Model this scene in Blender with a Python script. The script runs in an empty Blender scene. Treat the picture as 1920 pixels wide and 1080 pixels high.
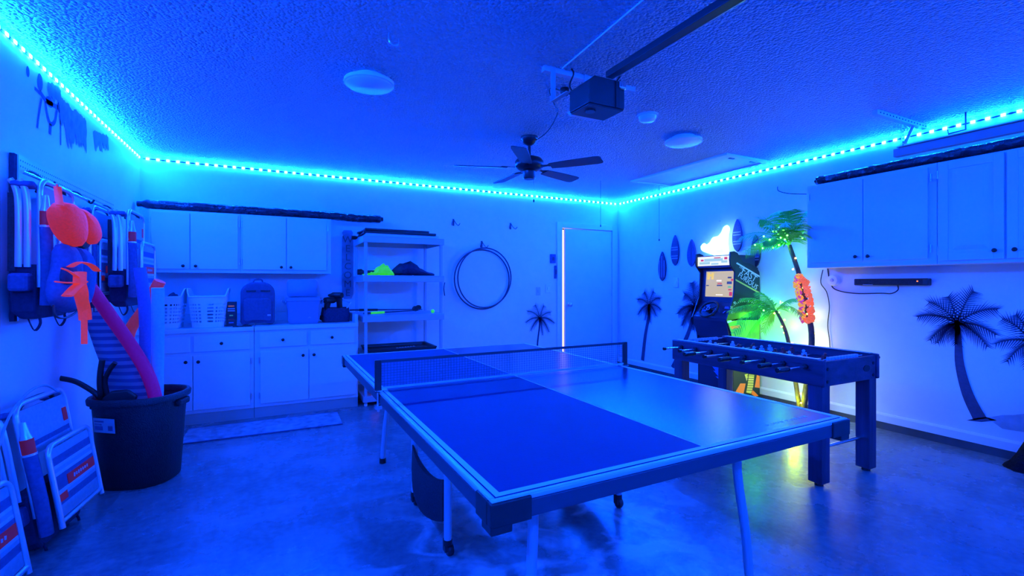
import bpy, math, random
from mathutils import Vector, Matrix
random.seed(7)
R_ = math.radians
PI = math.pi
scene = bpy.context.scene
COL = scene.collection
# ------------------------------------------------------------------ camera, world, exposure
FP, YH, YAW, CAMZ = 876.35, 531.5, 0.4669, 1.294
XL, XR, YB, YF, ZC = -1.2158, 4.8233, 5.844, -1.6, 2.58
cam_d = bpy.data.cameras.new('camera')
cam_d.sensor_width = 36.0
cam_d.lens = FP / 1920 * 36.0
cam_d.shift_y = -(540 - YH) / 1920
cam_d.clip_start = 0.05
cam = bpy.data.objects.new('camera', cam_d)
cam.location = (0, 0, CAMZ)
cam.rotation_euler = (PI / 2, 0, -YAW)
COL.objects.link(cam)
scene.camera = cam
scene.view_settings.view_transform = 'Standard'
scene.view_settings.look = 'None'
scene.view_settings.exposure = 0.0
scene.view_settings.gamma = 1.0
scene.view_settings.use_curve_mapping = False
world = bpy.data.worlds.new('night'); scene.world = world
world.use_nodes = True
world.node_tree.nodes['Background'].inputs[0].default_value = (0.0, 0.004, 0.03, 1)
world.node_tree.nodes['Background'].inputs[1].default_value = 0.2

LED_COL = (0.0010, 0.060, 1.0)
LED_POWER = 2750.0

# ------------------------------------------------------------------ measuring helpers (photo pixel -> point on a known plane)
_c, _s = math.cos(YAW), math.sin(YAW)
def ray(px, py):
    a = (px - 960) / FP
    return Vector((_s + a * _c, _c - a * _s, (YH - py) / FP))
def on(px, py, ax, val):
    d = ray(px, py); o = Vector((0, 0, CAMZ))
    return o + d * ((val - o[ax]) / d[ax])
def wR(px, py, x=XR): return on(px, py, 0, x)
def wL(px, py, x=XL): return on(px, py, 0, x)
def wB(px, py, y=YB): return on(px, py, 1, y)

# ------------------------------------------------------------------ materials
def nt(name):
    m = bpy.data.materials.new(name); m.use_nodes = True
    t = m.node_tree
    return m, t, t.nodes['Principled BSDF']
def mat(name, col, rough=0.5, metal=0.0, noise=0.0, scale=20.0, bump=0.0, bscale=None, emit=None, estr=0.0, coat=0.0, spec=None, stretch=None):
    m, t, b = nt(name)
    b.inputs['Base Color'].default_value = (*col, 1)
    b.inputs['Roughness'].default_value = rough
    b.inputs['Metallic'].default_value = metal
    if coat: b.inputs['Coat Weight'].default_value = coat
    if spec is not None: b.inputs['Specular IOR Level'].default_value = spec
    if emit:
        b.inputs['Emission Color'].default_value = (*emit, 1)
        b.inputs['Emission Strength'].default_value = estr
    if noise or bump:
        tc = t.nodes.new('ShaderNodeTexCoord')
        mp = t.nodes.new('ShaderNodeMapping')
        if stretch: mp.inputs['Scale'].default_value = stretch
        t.links.new(tc.outputs['Object'], mp.inputs['Vector'])
    if noise:
        n = t.nodes.new('ShaderNodeTexNoise'); n.inputs['Scale'].default_value = scale
        n.inputs['Detail'].default_value = 6
        t.links.new(mp.outputs[0], n.inputs['Vector'])
        r = t.nodes.new('ShaderNodeMapRange')
        r.inputs['From Min'].default_value = .3; r.inputs['From Max'].default_value = .7
        r.inputs['To Min'].default_value = 1 - noise; r.inputs['To Max'].default_value = 1 + noise
        t.links.new(n.outputs['Fac'], r.inputs['Value'])
        mx = t.nodes.new('ShaderNodeVectorMath'); mx.operation = 'SCALE'
        mx.inputs[0].default_value = col
        t.links.new(r.outputs[0], mx.inputs['Scale'])
        t.links.new(mx.outputs[0], b.inputs['Base Color'])
    if bump:
        n2 = t.nodes.new('ShaderNodeTexNoise'); n2.inputs['Scale'].default_value = bscale or scale
        n2.inputs['Detail'].default_value = 3
        t.links.new(mp.outputs[0], n2.inputs['Vector'])
        bp = t.nodes.new('ShaderNodeBump'); bp.inputs['Strength'].default_value = bump
        bp.inputs['Distance'].default_value = 0.01
        t.links.new(n2.outputs['Fac'], bp.inputs['Height'])
        t.links.new(bp.outputs[0], b.inputs['Normal'])
    return m
def emis(name, col, s):
    m, t, b = nt(name)
    b.inputs['Base Color'].default_value = (0, 0, 0, 1)
    b.inputs['Emission Color'].default_value = (*col, 1)
    b.inputs['Emission Strength'].default_value = s
    return m

M = {}
M['wall'] = mat('wall_paint', (.72, .74, .76), .55, noise=.03, scale=6, bump=.08, bscale=140)
M['white'] = mat('white_paint', (.74, .76, .78), .4, noise=.03, scale=5)
M['cab'] = mat('cabinet_paint', (.66, .68, .70), .38, noise=.03, scale=4)
M['trim'] = mat('trim_paint', (.78, .79, .8), .3)
M['curb'] = mat('dark_curb', (.06, .065, .075), .5, noise=.2, scale=8)
M['kick'] = mat('kick_board', (.35, .36, .37), .5)
M['plastic'] = mat('dark_plastic', (.018, .018, .02), .4)
M['black'] = mat('black_rubber', (.008, .008, .009), .5)
M['blackgloss'] = mat('black_gloss', (.012, .012, .014), .2)
M['bin'] = mat('bin_plastic', (.013, .013, .015), .45, noise=.4, scale=60, bump=.5, bscale=160)
M['steel'] = mat('brushed_steel', (.62, .64, .66), .28, metal=.85)
M['chrome'] = mat('chrome', (.85, .86, .88), .12, metal=1)
M['alum'] = mat('aluminium_tube', (.7, .72, .75), .3, metal=.6)
M['silver'] = mat('silver_paint', (.5, .52, .56), .35, metal=.25)
M['bronze'] = mat('dark_bronze', (.03, .028, .03), .35, metal=.5)
M['blade'] = mat('fan_blade', (.045, .045, .055), .4, noise=.15, scale=6)
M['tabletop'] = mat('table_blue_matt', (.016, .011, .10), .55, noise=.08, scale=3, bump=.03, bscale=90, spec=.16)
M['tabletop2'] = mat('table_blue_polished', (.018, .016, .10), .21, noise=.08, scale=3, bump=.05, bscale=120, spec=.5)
M['tableside'] = mat('table_apron', (.06, .065, .09), .4, metal=.2)
M['tableedge'] = mat('table_edge_trim', (.62, .64, .68), .3, metal=.2)
M['shelfm'] = mat('shelf_paint', (.42, .45, .5), .4)
M['line'] = mat('white_line', (.62, .64, .66), .4)
M['netcord'] = mat('net_cord', (.05, .05, .06), .7)
M['foos'] = mat('foos_wood', (.075, .03, .06), .42, noise=.5, scale=9, stretch=(1, .12, 2.2), bump=.15, bscale=20)
M['fooslegs'] = mat('foos_leg_wood', (.075, .03, .06), .42, noise=.5, scale=9, stretch=(2, 2, .12), bump=.15, bscale=20)
M['field'] = mat('play_field', (.03, .10, .06), .4)
M['red'] = mat('red_plastic', (.55, .03, .03), .4)
M['bluep'] = mat('blue_plastic', (.5, .55, .65), .35)
M['fabl'] = mat('light_fabric', (.30, .36, .42), .8, noise=.1, scale=60)
M['fabm'] = mat('blue_fabric', (.06, .09, .20), .85, noise=.15, scale=60)
M['fabd'] = mat('navy_fabric', (.02, .025, .06), .9, noise=.2, scale=60)
M['fabr'] = mat('red_label', (.3, .006, .006), .6, emit=(1, .03, .03), estr=.05)
M['mesh'] = mat('dark_netting', (.012, .012, .018), .8, noise=.7, scale=120)
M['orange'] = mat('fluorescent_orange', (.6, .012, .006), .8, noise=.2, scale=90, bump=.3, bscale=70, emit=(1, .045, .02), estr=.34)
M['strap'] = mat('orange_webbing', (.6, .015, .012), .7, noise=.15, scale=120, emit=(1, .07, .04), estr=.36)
M['pinkfoam'] = mat('purple_foam', (.2, .004, .11), .7, noise=.12, scale=70, emit=(.75, .0, .2), estr=.085)
M['redfoam'] = mat('coral_foam', (.5, .02, .04), .7, noise=.12, scale=70, emit=(1, .1, .1), estr=.14)
M['bluefoam'] = mat('blue_foam', (.13, .16, .42), .7, noise=.1, scale=70)
M['cyanfoam'] = mat('pale_blue_foam', (.3, .55, .7), .7, noise=.08, scale=70)
M['wrap'] = mat('black_wrap', (.018, .018, .024), .22, noise=.5, scale=25, bump=1.0, bscale=28)
M['basket'] = mat('white_basket', (.75, .76, .78), .4)
M['cooler'] = mat('cooler_plastic', (.20, .24, .34), .45)
M['coolerlid'] = mat('cooler_lid', (.26, .29, .38), .4)
M['backpack'] = mat('backpack_fabric', (.06, .075, .15), .7, noise=.1, scale=50)
M['wood'] = mat('sign_wood', (.20, .22, .30), .6, noise=.3, scale=12)
M['signtext'] = mat('sign_letters', (.05, .05, .08), .6)
M['lime'] = mat('fluorescent_green', (.1, .7, .03), .6, noise=.4, scale=25, emit=(.05, .9, 0.0), estr=.45)
M['mat'] = mat('floor_mat_weave', (.28, .31, .36), .75, noise=.45, scale=14, bump=.3, bscale=40)
M['paint'] = mat('mural_paint', (.04, .045, .10), .7, noise=.2, scale=30)
M['paint2'] = mat('mural_paint_soft', (.15, .19, .32), .7, noise=.25, scale=20)
M['paint3'] = mat('mural_paint_pale', (.35, .38, .45), .7, noise=.2, scale=10)
M['diffuser'] = mat('lamp_diffuser', (.88, .9, .92), .35)
M['frond'] = mat('palm_leaf', (.09, .5, .04), .5)
M['trunk'] = mat('palm_bark', (.07, .045, .025), .7, noise=.4, scale=30, bump=.6, bscale=50)
M['trunkdark'] = mat('dark_palm_bark', (.008, .007, .012), .95, spec=.1, noise=.6, scale=40, bump=.8, bscale=50)
M['wire'] = mat('black_wire', (.012, .012, .015), .5)
M['cord'] = mat('hose_wire', (.03, .03, .07), .4)
M['bulby'] = emis('yellow_bulb', (1.0, .62, .08), 14)
M['bulbg'] = emis('green_bulb', (.12, 1.0, .1), 8)
M['neon'] = emis('neon_white', (.13, .5, 1.0), 11)
M['neonback'] = mat('neon_acrylic', (.8, .85, .9), .3, emit=(.45, .85, 1.0), estr=1.8)
M['led'] = emis('led_chip', LED_COL, LED_POWER)
M['doorlight'] = emis('lit_room_beyond', (1.0, .78, .5), 1.5)
M['pilot'] = emis('orange_pilot', (1.0, .25, .03), 1.6)
M['cabinetside'] = mat('arcade_black', (.01, .012, .016), .35)
M['arcadeblue'] = mat('arcade_panel', (.02, .022, .05), .35)
M['artgreen'] = mat('art_green', (.12, .45, .05), .4, noise=.35, scale=7)
M['artdark'] = mat('art_dark', (.008, .03, .02), .35)
M['artlight'] = mat('art_white', (.7, .75, .7), .4)
M['artyellow'] = mat('art_yellow', (.75, .7, .1), .4)
M['artorange'] = mat('art_orange', (.85, .22, .02), .4, emit=(1, .2, .01), estr=.2)
M['artred'] = mat('art_red', (.6, .03, .02), .4)
M['artblue'] = mat('art_blue', (.05, .2, .5), .4)
M['screen'] = emis('game_sand', (.56, .48, .17), 1.0)
M['scry'] = emis('game_yellow', (.85, .62, .02), 1.0)
M['scrd'] = emis('game_dark', (.03, .05, .12), 1.0)
M['scrr'] = emis('game_red', (.6, .03, .02), 1.0)
M['scrg'] = emis('game_green', (.1, .5, .2), 1.0)
M['scrw'] = emis('game_white', (.9, .85, .7), 1.1)
M['marq'] = emis('lit_marquee', (.8, .85, .75), 1.1)
M['scrb'] = emis('marquee_teal', (.35, .62, .6), 1.0)
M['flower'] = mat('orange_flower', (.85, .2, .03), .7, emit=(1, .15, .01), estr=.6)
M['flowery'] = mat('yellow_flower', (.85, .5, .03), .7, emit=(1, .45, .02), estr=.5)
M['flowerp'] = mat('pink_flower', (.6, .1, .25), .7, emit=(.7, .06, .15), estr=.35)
M['boards'] = mat('surf_dark', (.025, .025, .08), .4)
M['boardl'] = mat('surf_light', (.3, .33, .45), .4)
M['sticker'] = mat('white_sticker', (.35, .37, .42), .5)
M['button'] = mat('lit_switch', (.8, .85, .85), .3)
M['glassy'] = mat('clear_cord', (.6, .65, .7), .3)

# striped towel fabric (woven colour bands)
def stripes(name, c1, c2, n, axis=2):
    m, t, b = nt(name)
    tc = t.nodes.new('ShaderNodeTexCoord'); sx = t.nodes.new('ShaderNodeSeparateXYZ')
    t.links.new(tc.outputs['Object'], sx.inputs[0])
    mu = t.nodes.new('ShaderNodeMath'); mu.operation = 'MULTIPLY'; mu.inputs[1].default_value = n
    t.links.new(sx.outputs[axis], mu.inputs[0])
    fr = t.nodes.new('ShaderNodeMath'); fr.operation = 'FRACT'; t.links.new(mu.outputs[0], fr.inputs[0])
    gt = t.nodes.new('ShaderNodeMath'); gt.operation = 'GREATER_THAN'; gt.inputs[1].default_value = .5
    t.links.new(fr.outputs[0], gt.inputs[0])
    mx = t.nodes.new('ShaderNodeMix'); mx.data_type = 'RGBA'
    mx.inputs[6].default_value = (*c1, 1); mx.inputs[7].default_value = (*c2, 1)
    t.links.new(gt.outputs[0], mx.inputs[0]); t.links.new(mx.outputs[2], b.inputs['Base Color'])
    b.inputs['Roughness'].default_value = .8
    return m
M['towel'] = stripes('striped_towel', (.06, .09, .22), (.22, .27, .4), 22)

# popcorn ceiling
def ceiling_mat():
    m, t, b = nt('popcorn_ceiling')
    b.inputs['Roughness'].default_value = .75
    tc = t.nodes.new('ShaderNodeTexCoord')
    n = t.nodes.new('ShaderNodeTexNoise'); n.inputs['Scale'].default_value = 42; n.inputs['Detail'].default_value = 3; n.inputs['Roughness'].default_value = .6
    v = t.nodes.new('ShaderNodeTexVoronoi'); v.inputs['Scale'].default_value = 60
    t.links.new(tc.outputs['Object'], n.inputs['Vector']); t.links.new(tc.outputs['Object'], v.inputs['Vector'])
    ad = t.nodes.new('ShaderNodeMath'); ad.operation = 'SUBTRACT'
    t.links.new(n.outputs['Fac'], ad.inputs[0]); t.links.new(v.outputs['Distance'], ad.inputs[1])
    bp = t.nodes.new('ShaderNodeBump'); bp.inputs['Strength'].default_value = 1.0; bp.inputs['Distance'].default_value = .045
    t.links.new(ad.outputs[0], bp.inputs['Height']); t.links.new(bp.outputs[0], b.inputs['Normal'])
    b.inputs['Base Color'].default_value = (.78, .80, .82, 1)
    return m
M['ceiling'] = ceiling_mat()

# worn sealed concrete floor
def floor_mat():
    m, t, b = nt('sealed_concrete')
    tc = t.nodes.new('ShaderNodeTexCoord')
    n1 = t.nodes.new('ShaderNodeTexNoise'); n1.inputs['Scale'].default_value = 1.6; n1.inputs['Detail'].default_value = 8; n1.inputs['Roughness'].default_value = .65
    n2 = t.nodes.new('ShaderNodeTexNoise'); n2.inputs['Scale'].default_value = 26; n2.inputs['Detail'].default_value = 6
    n3 = t.nodes.new('ShaderNodeTexNoise'); n3.inputs['Scale'].default_value = 3.2; n3.inputs['Detail'].default_value = 9; n3.inputs['Distortion'].default_value = 1.2
    for n in (n1, n2, n3): t.links.new(tc.outputs['Object'], n.inputs['Vector'])
    cr = t.nodes.new('ShaderNodeValToRGB')
    cr.color_ramp.elements[0].position = .35; cr.color_ramp.elements[0].color = (.145, .15, .16, 1)
    cr.color_ramp.elements[1].position = .68; cr.color_ramp.elements[1].color = (.235, .24, .25, 1)
    t.links.new(n1.outputs['Fac'], cr.inputs[0])
    cr2 = t.nodes.new('ShaderNodeValToRGB')
    cr2.color_ramp.elements[0].position = .35; cr2.color_ramp.elements[0].color = (.72, .72, .72, 1)
    cr2.color_ramp.elements[1].position = .65; cr2.color_ramp.elements[1].color = (1.15, 1.15, 1.15, 1)
    t.links.new(n2.outputs['Fac'], cr2.inputs[0])
    mx = t.nodes.new('ShaderNodeMix'); mx.data_type = 'RGBA'; mx.blend_type = 'MULTIPLY'; mx.inputs[0].default_value = .7
    t.links.new(cr.outputs[0], mx.inputs[6]); t.links.new(cr2.outputs[0], mx.inputs[7])
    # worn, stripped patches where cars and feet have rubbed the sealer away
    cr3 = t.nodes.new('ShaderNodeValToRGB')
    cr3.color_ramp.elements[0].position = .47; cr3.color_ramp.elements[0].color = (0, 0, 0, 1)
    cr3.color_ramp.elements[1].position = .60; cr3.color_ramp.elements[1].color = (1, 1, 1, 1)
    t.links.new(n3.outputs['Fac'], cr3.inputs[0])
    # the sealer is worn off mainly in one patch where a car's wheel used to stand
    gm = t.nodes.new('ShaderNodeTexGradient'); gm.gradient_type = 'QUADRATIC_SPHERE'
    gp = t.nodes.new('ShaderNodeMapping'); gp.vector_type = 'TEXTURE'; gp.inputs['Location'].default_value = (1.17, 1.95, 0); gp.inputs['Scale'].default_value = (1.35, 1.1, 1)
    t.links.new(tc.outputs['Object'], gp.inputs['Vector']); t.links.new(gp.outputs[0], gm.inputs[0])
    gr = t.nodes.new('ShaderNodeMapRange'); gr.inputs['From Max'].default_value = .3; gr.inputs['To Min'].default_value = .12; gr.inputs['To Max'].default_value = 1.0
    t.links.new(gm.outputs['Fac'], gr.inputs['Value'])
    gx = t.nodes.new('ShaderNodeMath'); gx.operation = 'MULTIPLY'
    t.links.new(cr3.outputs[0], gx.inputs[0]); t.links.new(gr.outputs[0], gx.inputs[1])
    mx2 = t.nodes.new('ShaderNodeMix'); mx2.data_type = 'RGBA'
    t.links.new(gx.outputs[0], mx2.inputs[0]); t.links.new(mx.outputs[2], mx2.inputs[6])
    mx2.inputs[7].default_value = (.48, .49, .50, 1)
    t.links.new(mx2.outputs[2], b.inputs['Base Color'])
    mr = t.nodes.new('ShaderNodeMapRange'); mr.inputs['To Min'].default_value = .16; mr.inputs['To Max'].default_value = .38
    t.links.new(n1.outputs['Fac'], mr.inputs['Value']); t.links.new(mr.outputs[0], b.inputs['Roughness'])
    bp = t.nodes.new('ShaderNodeBump'); bp.inputs['Strength'].default_value = .12; bp.inputs['Distance'].default_value = .01
    t.links.new(n2.outputs['Fac'], bp.inputs['Height']); t.links.new(bp.outputs[0], b.inputs['Normal'])
    return m
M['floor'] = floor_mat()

# ------------------------------------------------------------------ mesh building
class MB:
    def __init__(s): s.v = []; s.f = []; s.m = []; s.k = []
    def add(s, vs, fs, mi=0, smooth=False):
        o = len(s.v); s.v += [tuple(v) for v in vs]
        for f in fs: s.f.append(tuple(i + o for i in f)); s.m.append(mi); s.k.append(smooth)
        return s
    def box(s, x0, x1, y0, y1, z0, z1, mi=0):
        vs = [(x, y, z) for z in (z0, z1) for y in (y0, y1) for x in (x0, x1)]
        return s.add(vs, [(0, 2, 3, 1), (4, 5, 7, 6), (0, 1, 5, 4), (2, 6, 7, 3), (0, 4, 6, 2), (1, 3, 7, 5)], mi)
    def obox(s, c, sz, rot=(0, 0, 0), mi=0):
        from mathutils import Euler
        q = Euler(rot).to_matrix() if not isinstance(rot, Matrix) else rot
        hx, hy, hz = sz[0] / 2, sz[1] / 2, sz[2] / 2
        vs = [Vector(c) + q @ Vector((x, y, z)) for z in (-hz, hz) for y in (-hy, hy) for x in (-hx, hx)]
        return s.add(vs, [(0, 2, 3, 1), (4, 5, 7, 6), (0, 1, 5, 4), (2, 6, 7, 3), (0, 4, 6, 2), (1, 3, 7, 5)], mi)
    def tube(s, pts, r, n=8, mi=0, closed=False, flat=1.0):
        P = [Vector(p) for p in pts]; N = len(P)
        rr = r if isinstance(r, (list, tuple)) else [r] * N
        tan = []
        for i in range(N):
            a = P[(i - 1) % N] if (closed or i > 0) else P[i]
            b = P[(i + 1) % N] if (closed or i < N - 1) else P[i]
            tan.append((b - a).normalized())
        up = Vector((0, 0, 1)) if abs(tan[0].z) < .9 else Vector((1, 0, 0))
        nx = tan[0].cross(up).normalized(); vs = []
        for i in range(N):
            nx = (nx - tan[i] * nx.dot(tan[i])).normalized(); ny = tan[i].cross(nx)
            for k in range(n):
                a = 2 * PI * k / n
                vs.append(P[i] + nx * (math.cos(a) * rr[i]) + ny * (math.sin(a) * rr[i] * flat))
        fs = []
        for i in range(N if closed else N - 1):
            j = (i + 1) % N
            for k in range(n): fs.append((i * n + k, i * n + (k + 1) % n, j * n + (k + 1) % n, j * n + k))
        s.add(vs, fs, mi, True)
        if not closed:
            o = len(s.v) - N * n
            s.f.append(tuple(o + k for k in reversed(range(n)))); s.m.append(mi); s.k.append(False)
            s.f.append(tuple(o + (N - 1) * n + k for k in range(n))); s.m.append(mi); s.k.append(False)
        return s
    def cyl(s, p0, p1, r0, r1=None, n=14, mi=0):
        return s.tube([p0, p1], [r0, r0 if r1 is None else r1], n, mi)
    def lathe(s, prof, c, n=24, mi=0, axis='z', sx=1.0, sy=1.0):
        vs = []; N = len(prof)
        for (r, h) in prof:
            for k in range(n):
                a = 2 * PI * k / n
                x, y = r * math.cos(a) * sx, r * math.sin(a) * sy
                p = (x, y, h) if axis == 'z' else ((h, x, y) if axis == 'x' else (x, h, y))
                vs.append(Vector(c) + Vector(p))
        fs = [(i * n + k, i * n + (k + 1) % n, (i + 1) * n + (k + 1) % n, (i + 1) * n + k) for i in range(N - 1) for k in range(n)]
        fs += [tuple(reversed(range(n))), tuple((N - 1) * n + k for k in range(n))]
        return s.add(vs, fs, mi, True)
    def ball(s, c, r, n=10, mi=0, sc=(1, 1, 1)):
        m = max(4, n // 2); vs = [Vector(c) + Vector((0, 0, -r * sc[2]))]
        for i in range(1, m):
            a = -PI / 2 + PI * i / m
            for k in range(n):
                b = 2 * PI * k / n
                vs.append(Vector(c) + Vector((r * math.cos(a) * math.cos(b) * sc[0], r * math.cos(a) * math.sin(b) * sc[1], r * math.sin(a) * sc[2])))
        vs.append(Vector(c) + Vector((0, 0, r * sc[2]))); L = len(vs) - 1
        fs = [(0, 1 + (k + 1) % n, 1 + k) for k in range(n)]
        for i in range(m - 2):
            for k in range(n): fs.append((1 + i * n + k, 1 + i * n + (k + 1) % n, 1 + (i + 1) * n + (k + 1) % n, 1 + (i + 1) * n + k))
        fs += [(L, 1 + (m - 2) * n + k, 1 + (m - 2) * n + (k + 1) % n) for k in range(n)]
        return s.add(vs, fs, mi, True)
    def prism(s, poly, fn, t0, t1, mi=0):
        n = len(poly); vs = [fn(a, b, t0) for a, b in poly] + [fn(a, b, t1) for a, b in poly]
        fs = [tuple(range(n)), tuple(reversed(range(n, 2 * n)))] + [(i, i + n, (i + 1) % n + n, (i + 1) % n) for i in range(n)]
        return s.add(vs, fs, mi)
    def poly(s, pts, mi=0): return s.add(pts, [tuple(range(len(pts)))], mi)
    def loft(s, rings, mi=0, closed=True, caps=True, smooth=True):
        n = len(rings[0]); vs = [p for r in rings for p in r]; fs = []
        for i in range(len(rings) - 1):
            for k in range(n if closed else n - 1):
                fs.append((i * n + k, i * n + (k + 1) % n, (i + 1) * n + (k + 1) % n, (i + 1) * n + k))
        s.add(vs, fs, mi, smooth)
        if caps:
            o = len(s.v) - len(vs)
            s.f.append(tuple(o + k for k in reversed(range(n)))); s.m.append(mi); s.k.append(False)
            s.f.append(tuple(o + (len(rings) - 1) * n + k for k in range(n))); s.m.append(mi); s.k.append(False)
        return s
    def mesh(s, name, mats):
        me = bpy.data.meshes.new(name); me.from_pydata(s.v, [], s.f)
        for m in (mats if isinstance(mats, (list, tuple)) else [mats]): me.materials.append(M[m] if isinstance(m, str) else m)
        me.polygons.foreach_set('material_index', s.m); me.polygons.foreach_set('use_smooth', s.k)
        me.update()
        if any(s.k): me.set_sharp_from_angle(angle=.8)
        import bmesh
        bm = bmesh.new(); bm.from_mesh(me); bmesh.ops.recalc_face_normals(bm, faces=bm.faces); bm.to_mesh(me); bm.free()
        return me
    def build(s, name, mats, parent=None, bevel=0.0, **kw):
        return obj(name, s.mesh(name, mats), parent, bevel, **kw)

def obj(name, me, parent=None, bevel=0.0, loc=None, rot=None, **kw):
    o = bpy.data.objects.new(name, me); COL.objects.link(o)
    if parent: o.parent = parent
    if loc: o.location = loc
    if rot: o.rotation_euler = rot
    if bevel:
        b = o.modifiers.new('bevel', 'BEVEL'); b.width = bevel; b.segments = 2; b.limit_method = 'ANGLE'; b.angle_limit = R_(40)
    for k, v in kw.items(): o[k] = v
    return o
def thing(name, label, cat, loc=(0, 0, 0), rz=0.0, group=None, rot=None):
    o = bpy.data.objects.new(name, None); COL.objects.link(o); o.empty_display_size = .1
    o.location = loc; o.rotation_euler = rot or (0, 0, rz); o['label'] = label; o['category'] = cat
    if group: o['group'] = group
    return o
def tag(o, label, cat, group=None):
    o['label'] = label; o['category'] = cat
    if group: o['group'] = group
    return o
def struct(o): o['kind'] = 'structure'; return o
def copy_tree(o, parent=None):
    c = o.copy(); COL.objects.link(c)
    if parent: c.parent = parent
    for ch in list(o.children): copy_tree(ch, c)
    return c
def text_mesh(name, body, size, mats, parent, mtx, depth=.0015, align='CENTER', shear=0.0):
    cu = bpy.data.curves.new(name, 'FONT'); cu.body = body; cu.size = size; cu.extrude = depth
    cu.align_x = align; cu.align_y = 'CENTER'; cu.shear = shear; cu.resolution_u = 3
    tmp = bpy.data.objects.new(name, cu); COL.objects.link(tmp)
    dg = bpy.context.evaluated_depsgraph_get()
    me = bpy.data.meshes.new_from_object(tmp.evaluated_get(dg)); me.name = name
    COL.objects.unlink(tmp); bpy.data.objects.remove(tmp)
    me.materials.clear(); me.materials.append(M[mats]); me.transform(mtx)
    return obj(name, me, parent)
def basis(o, x, y):   # matrix with local x->x, local y->y at origin o
    x = Vector(x).normalized(); y = Vector(y).normalized(); z = x.cross(y)
    return Matrix(((x.x, y.x, z.x, o[0]), (x.y, y.y, z.y, o[1]), (x.z, y.z, z.z, o[2]), (0, 0, 0, 1)))
def bez(p0, p1, p2, n):
    p0, p1, p2 = Vector(p0), Vector(p1), Vector(p2)
    return [p0 * (1 - t) ** 2 + p1 * 2 * t * (1 - t) + p2 * t * t for t in [i / n for i in range(n + 1)]]
def smooth_path(pts, n=6):   # Catmull-Rom
    P = [Vector(p) for p in pts]; out = []
    for i in range(len(P) - 1):
        a = P[max(i - 1, 0)]; b = P[i]; c = P[i + 1]; d = P[min(i + 2, len(P) - 1)]
        for k in range(n):
            t = k / n
            out.append(.5 * ((2 * b) + (c - a) * t + (2 * a - 5 * b + 4 * c - d) * t * t + (3 * b - a - 3 * c + d) * t ** 3))
    out.append(P[-1]); return out

# ================================================================== ROOM
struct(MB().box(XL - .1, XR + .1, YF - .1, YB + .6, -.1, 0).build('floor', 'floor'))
struct(MB().box(XL - .1, XR + .1, YF - .1, YB + .6, ZC, ZC + .1).build('ceiling', 'ceiling'))
struct(MB().box(XL - .1, XL, YF, YB, 0, ZC).build('wall_left', 'wall'))
struct(MB().box(XR, XR + .1, YF, YB, 0, ZC).build('wall_right', 'wall'))
DX0, DX1, DZ = 3.757, 4.71, 2.13
w = MB(); w.box(XL - .1, DX0, YB, YB + .12, 0, ZC); w.box(DX1, XR + .1, YB, YB + .12, 0, ZC); w.box(DX0, DX1, YB, YB + .12, DZ, ZC)
struct(w.build('wall_back', 'wall'))
struct(MB().box(XL - .1, XR + .1, YF - .1, YF, 0, ZC).build('wall_front', 'wall'))
# sectional garage door behind the camera
gd = struct(MB().box(-.7, 4.2, YF, YF + .02, 0, 2.13).build('door_2', 'white'))
pm = None
for r in range(4):
    o = MB().box(-.69, 4.19, YF + .02, YF + .05, .01 + r * .53, .53 + r * .53).build('panel', 'white', gd, bevel=.006)
# door in the far right corner, standing ajar
fr = MB()
fr.box(DX0 - .075, DX0 + .012, YB - .02, YB + .1, 0, DZ + .07); fr.box(DX1 - .012, DX1 + .075, YB - .02, YB + .1, 0, DZ + .07); fr.box(DX0 + .012, DX1 - .012, YB - .02, YB + .1, DZ - .012, DZ + .07)
d1 = struct(fr.build('door_1', 'trim', bevel=.004))
MB().box(DX0 + .072, DX1 - .015, YB - .002, YB + .035, .01, DZ - .02).build('door_leaf', 'white', d1, bevel=.003)
k = MB(); kc = wB(1066, 571); kc.y = YB
k.lathe([(.03, 0.0), (.03, -.008), (.012, -.012), (.012, -.04), (.03, -.05), (.032, -.065), (.02, -.075), (.0, -.076)], (kc.x, YB - .002, kc.z), 16, 0, 'y')
k.build('door_knob', 'steel', d1)
h = MB()
for hz in (.3, 1.1, 1.85): h.cyl((DX1 - .018, YB - .004, hz), (DX1 - .018, YB - .004, hz + .09), .008)
h.build('hinge', 'steel', d1)
# lamp-lit passage behind the gap
MB().box(DX0 - .05, DX0 + .4, YB + .3, YB + .31, .02, DZ).build('lit_passage', 'doorlight', d1)
# baseboard on top of the dark curb along the right wall
bb = MB(); bb.prism([(0, .065), (.018, .065), (.018, .125), (.010, .142), (0, .142)], lambda a, b, t: (XR - a, t, b), YF, YB)
struct(bb.build('baseboard_right', 'trim'))
struct(MB().box(XR - .012, XR, YF, YB, 0, .065).build('trim_1', 'curb'))
struct(MB().box(.9, DX0 - .076, YB - .014, YB, 0, .1).build('baseboard_back', 'trim', bevel=.003))
struct(MB().box(XL, XL + .014, YF, YB - .75, 0, .1).build('baseboard_left', 'trim', bevel=.003))
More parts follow.
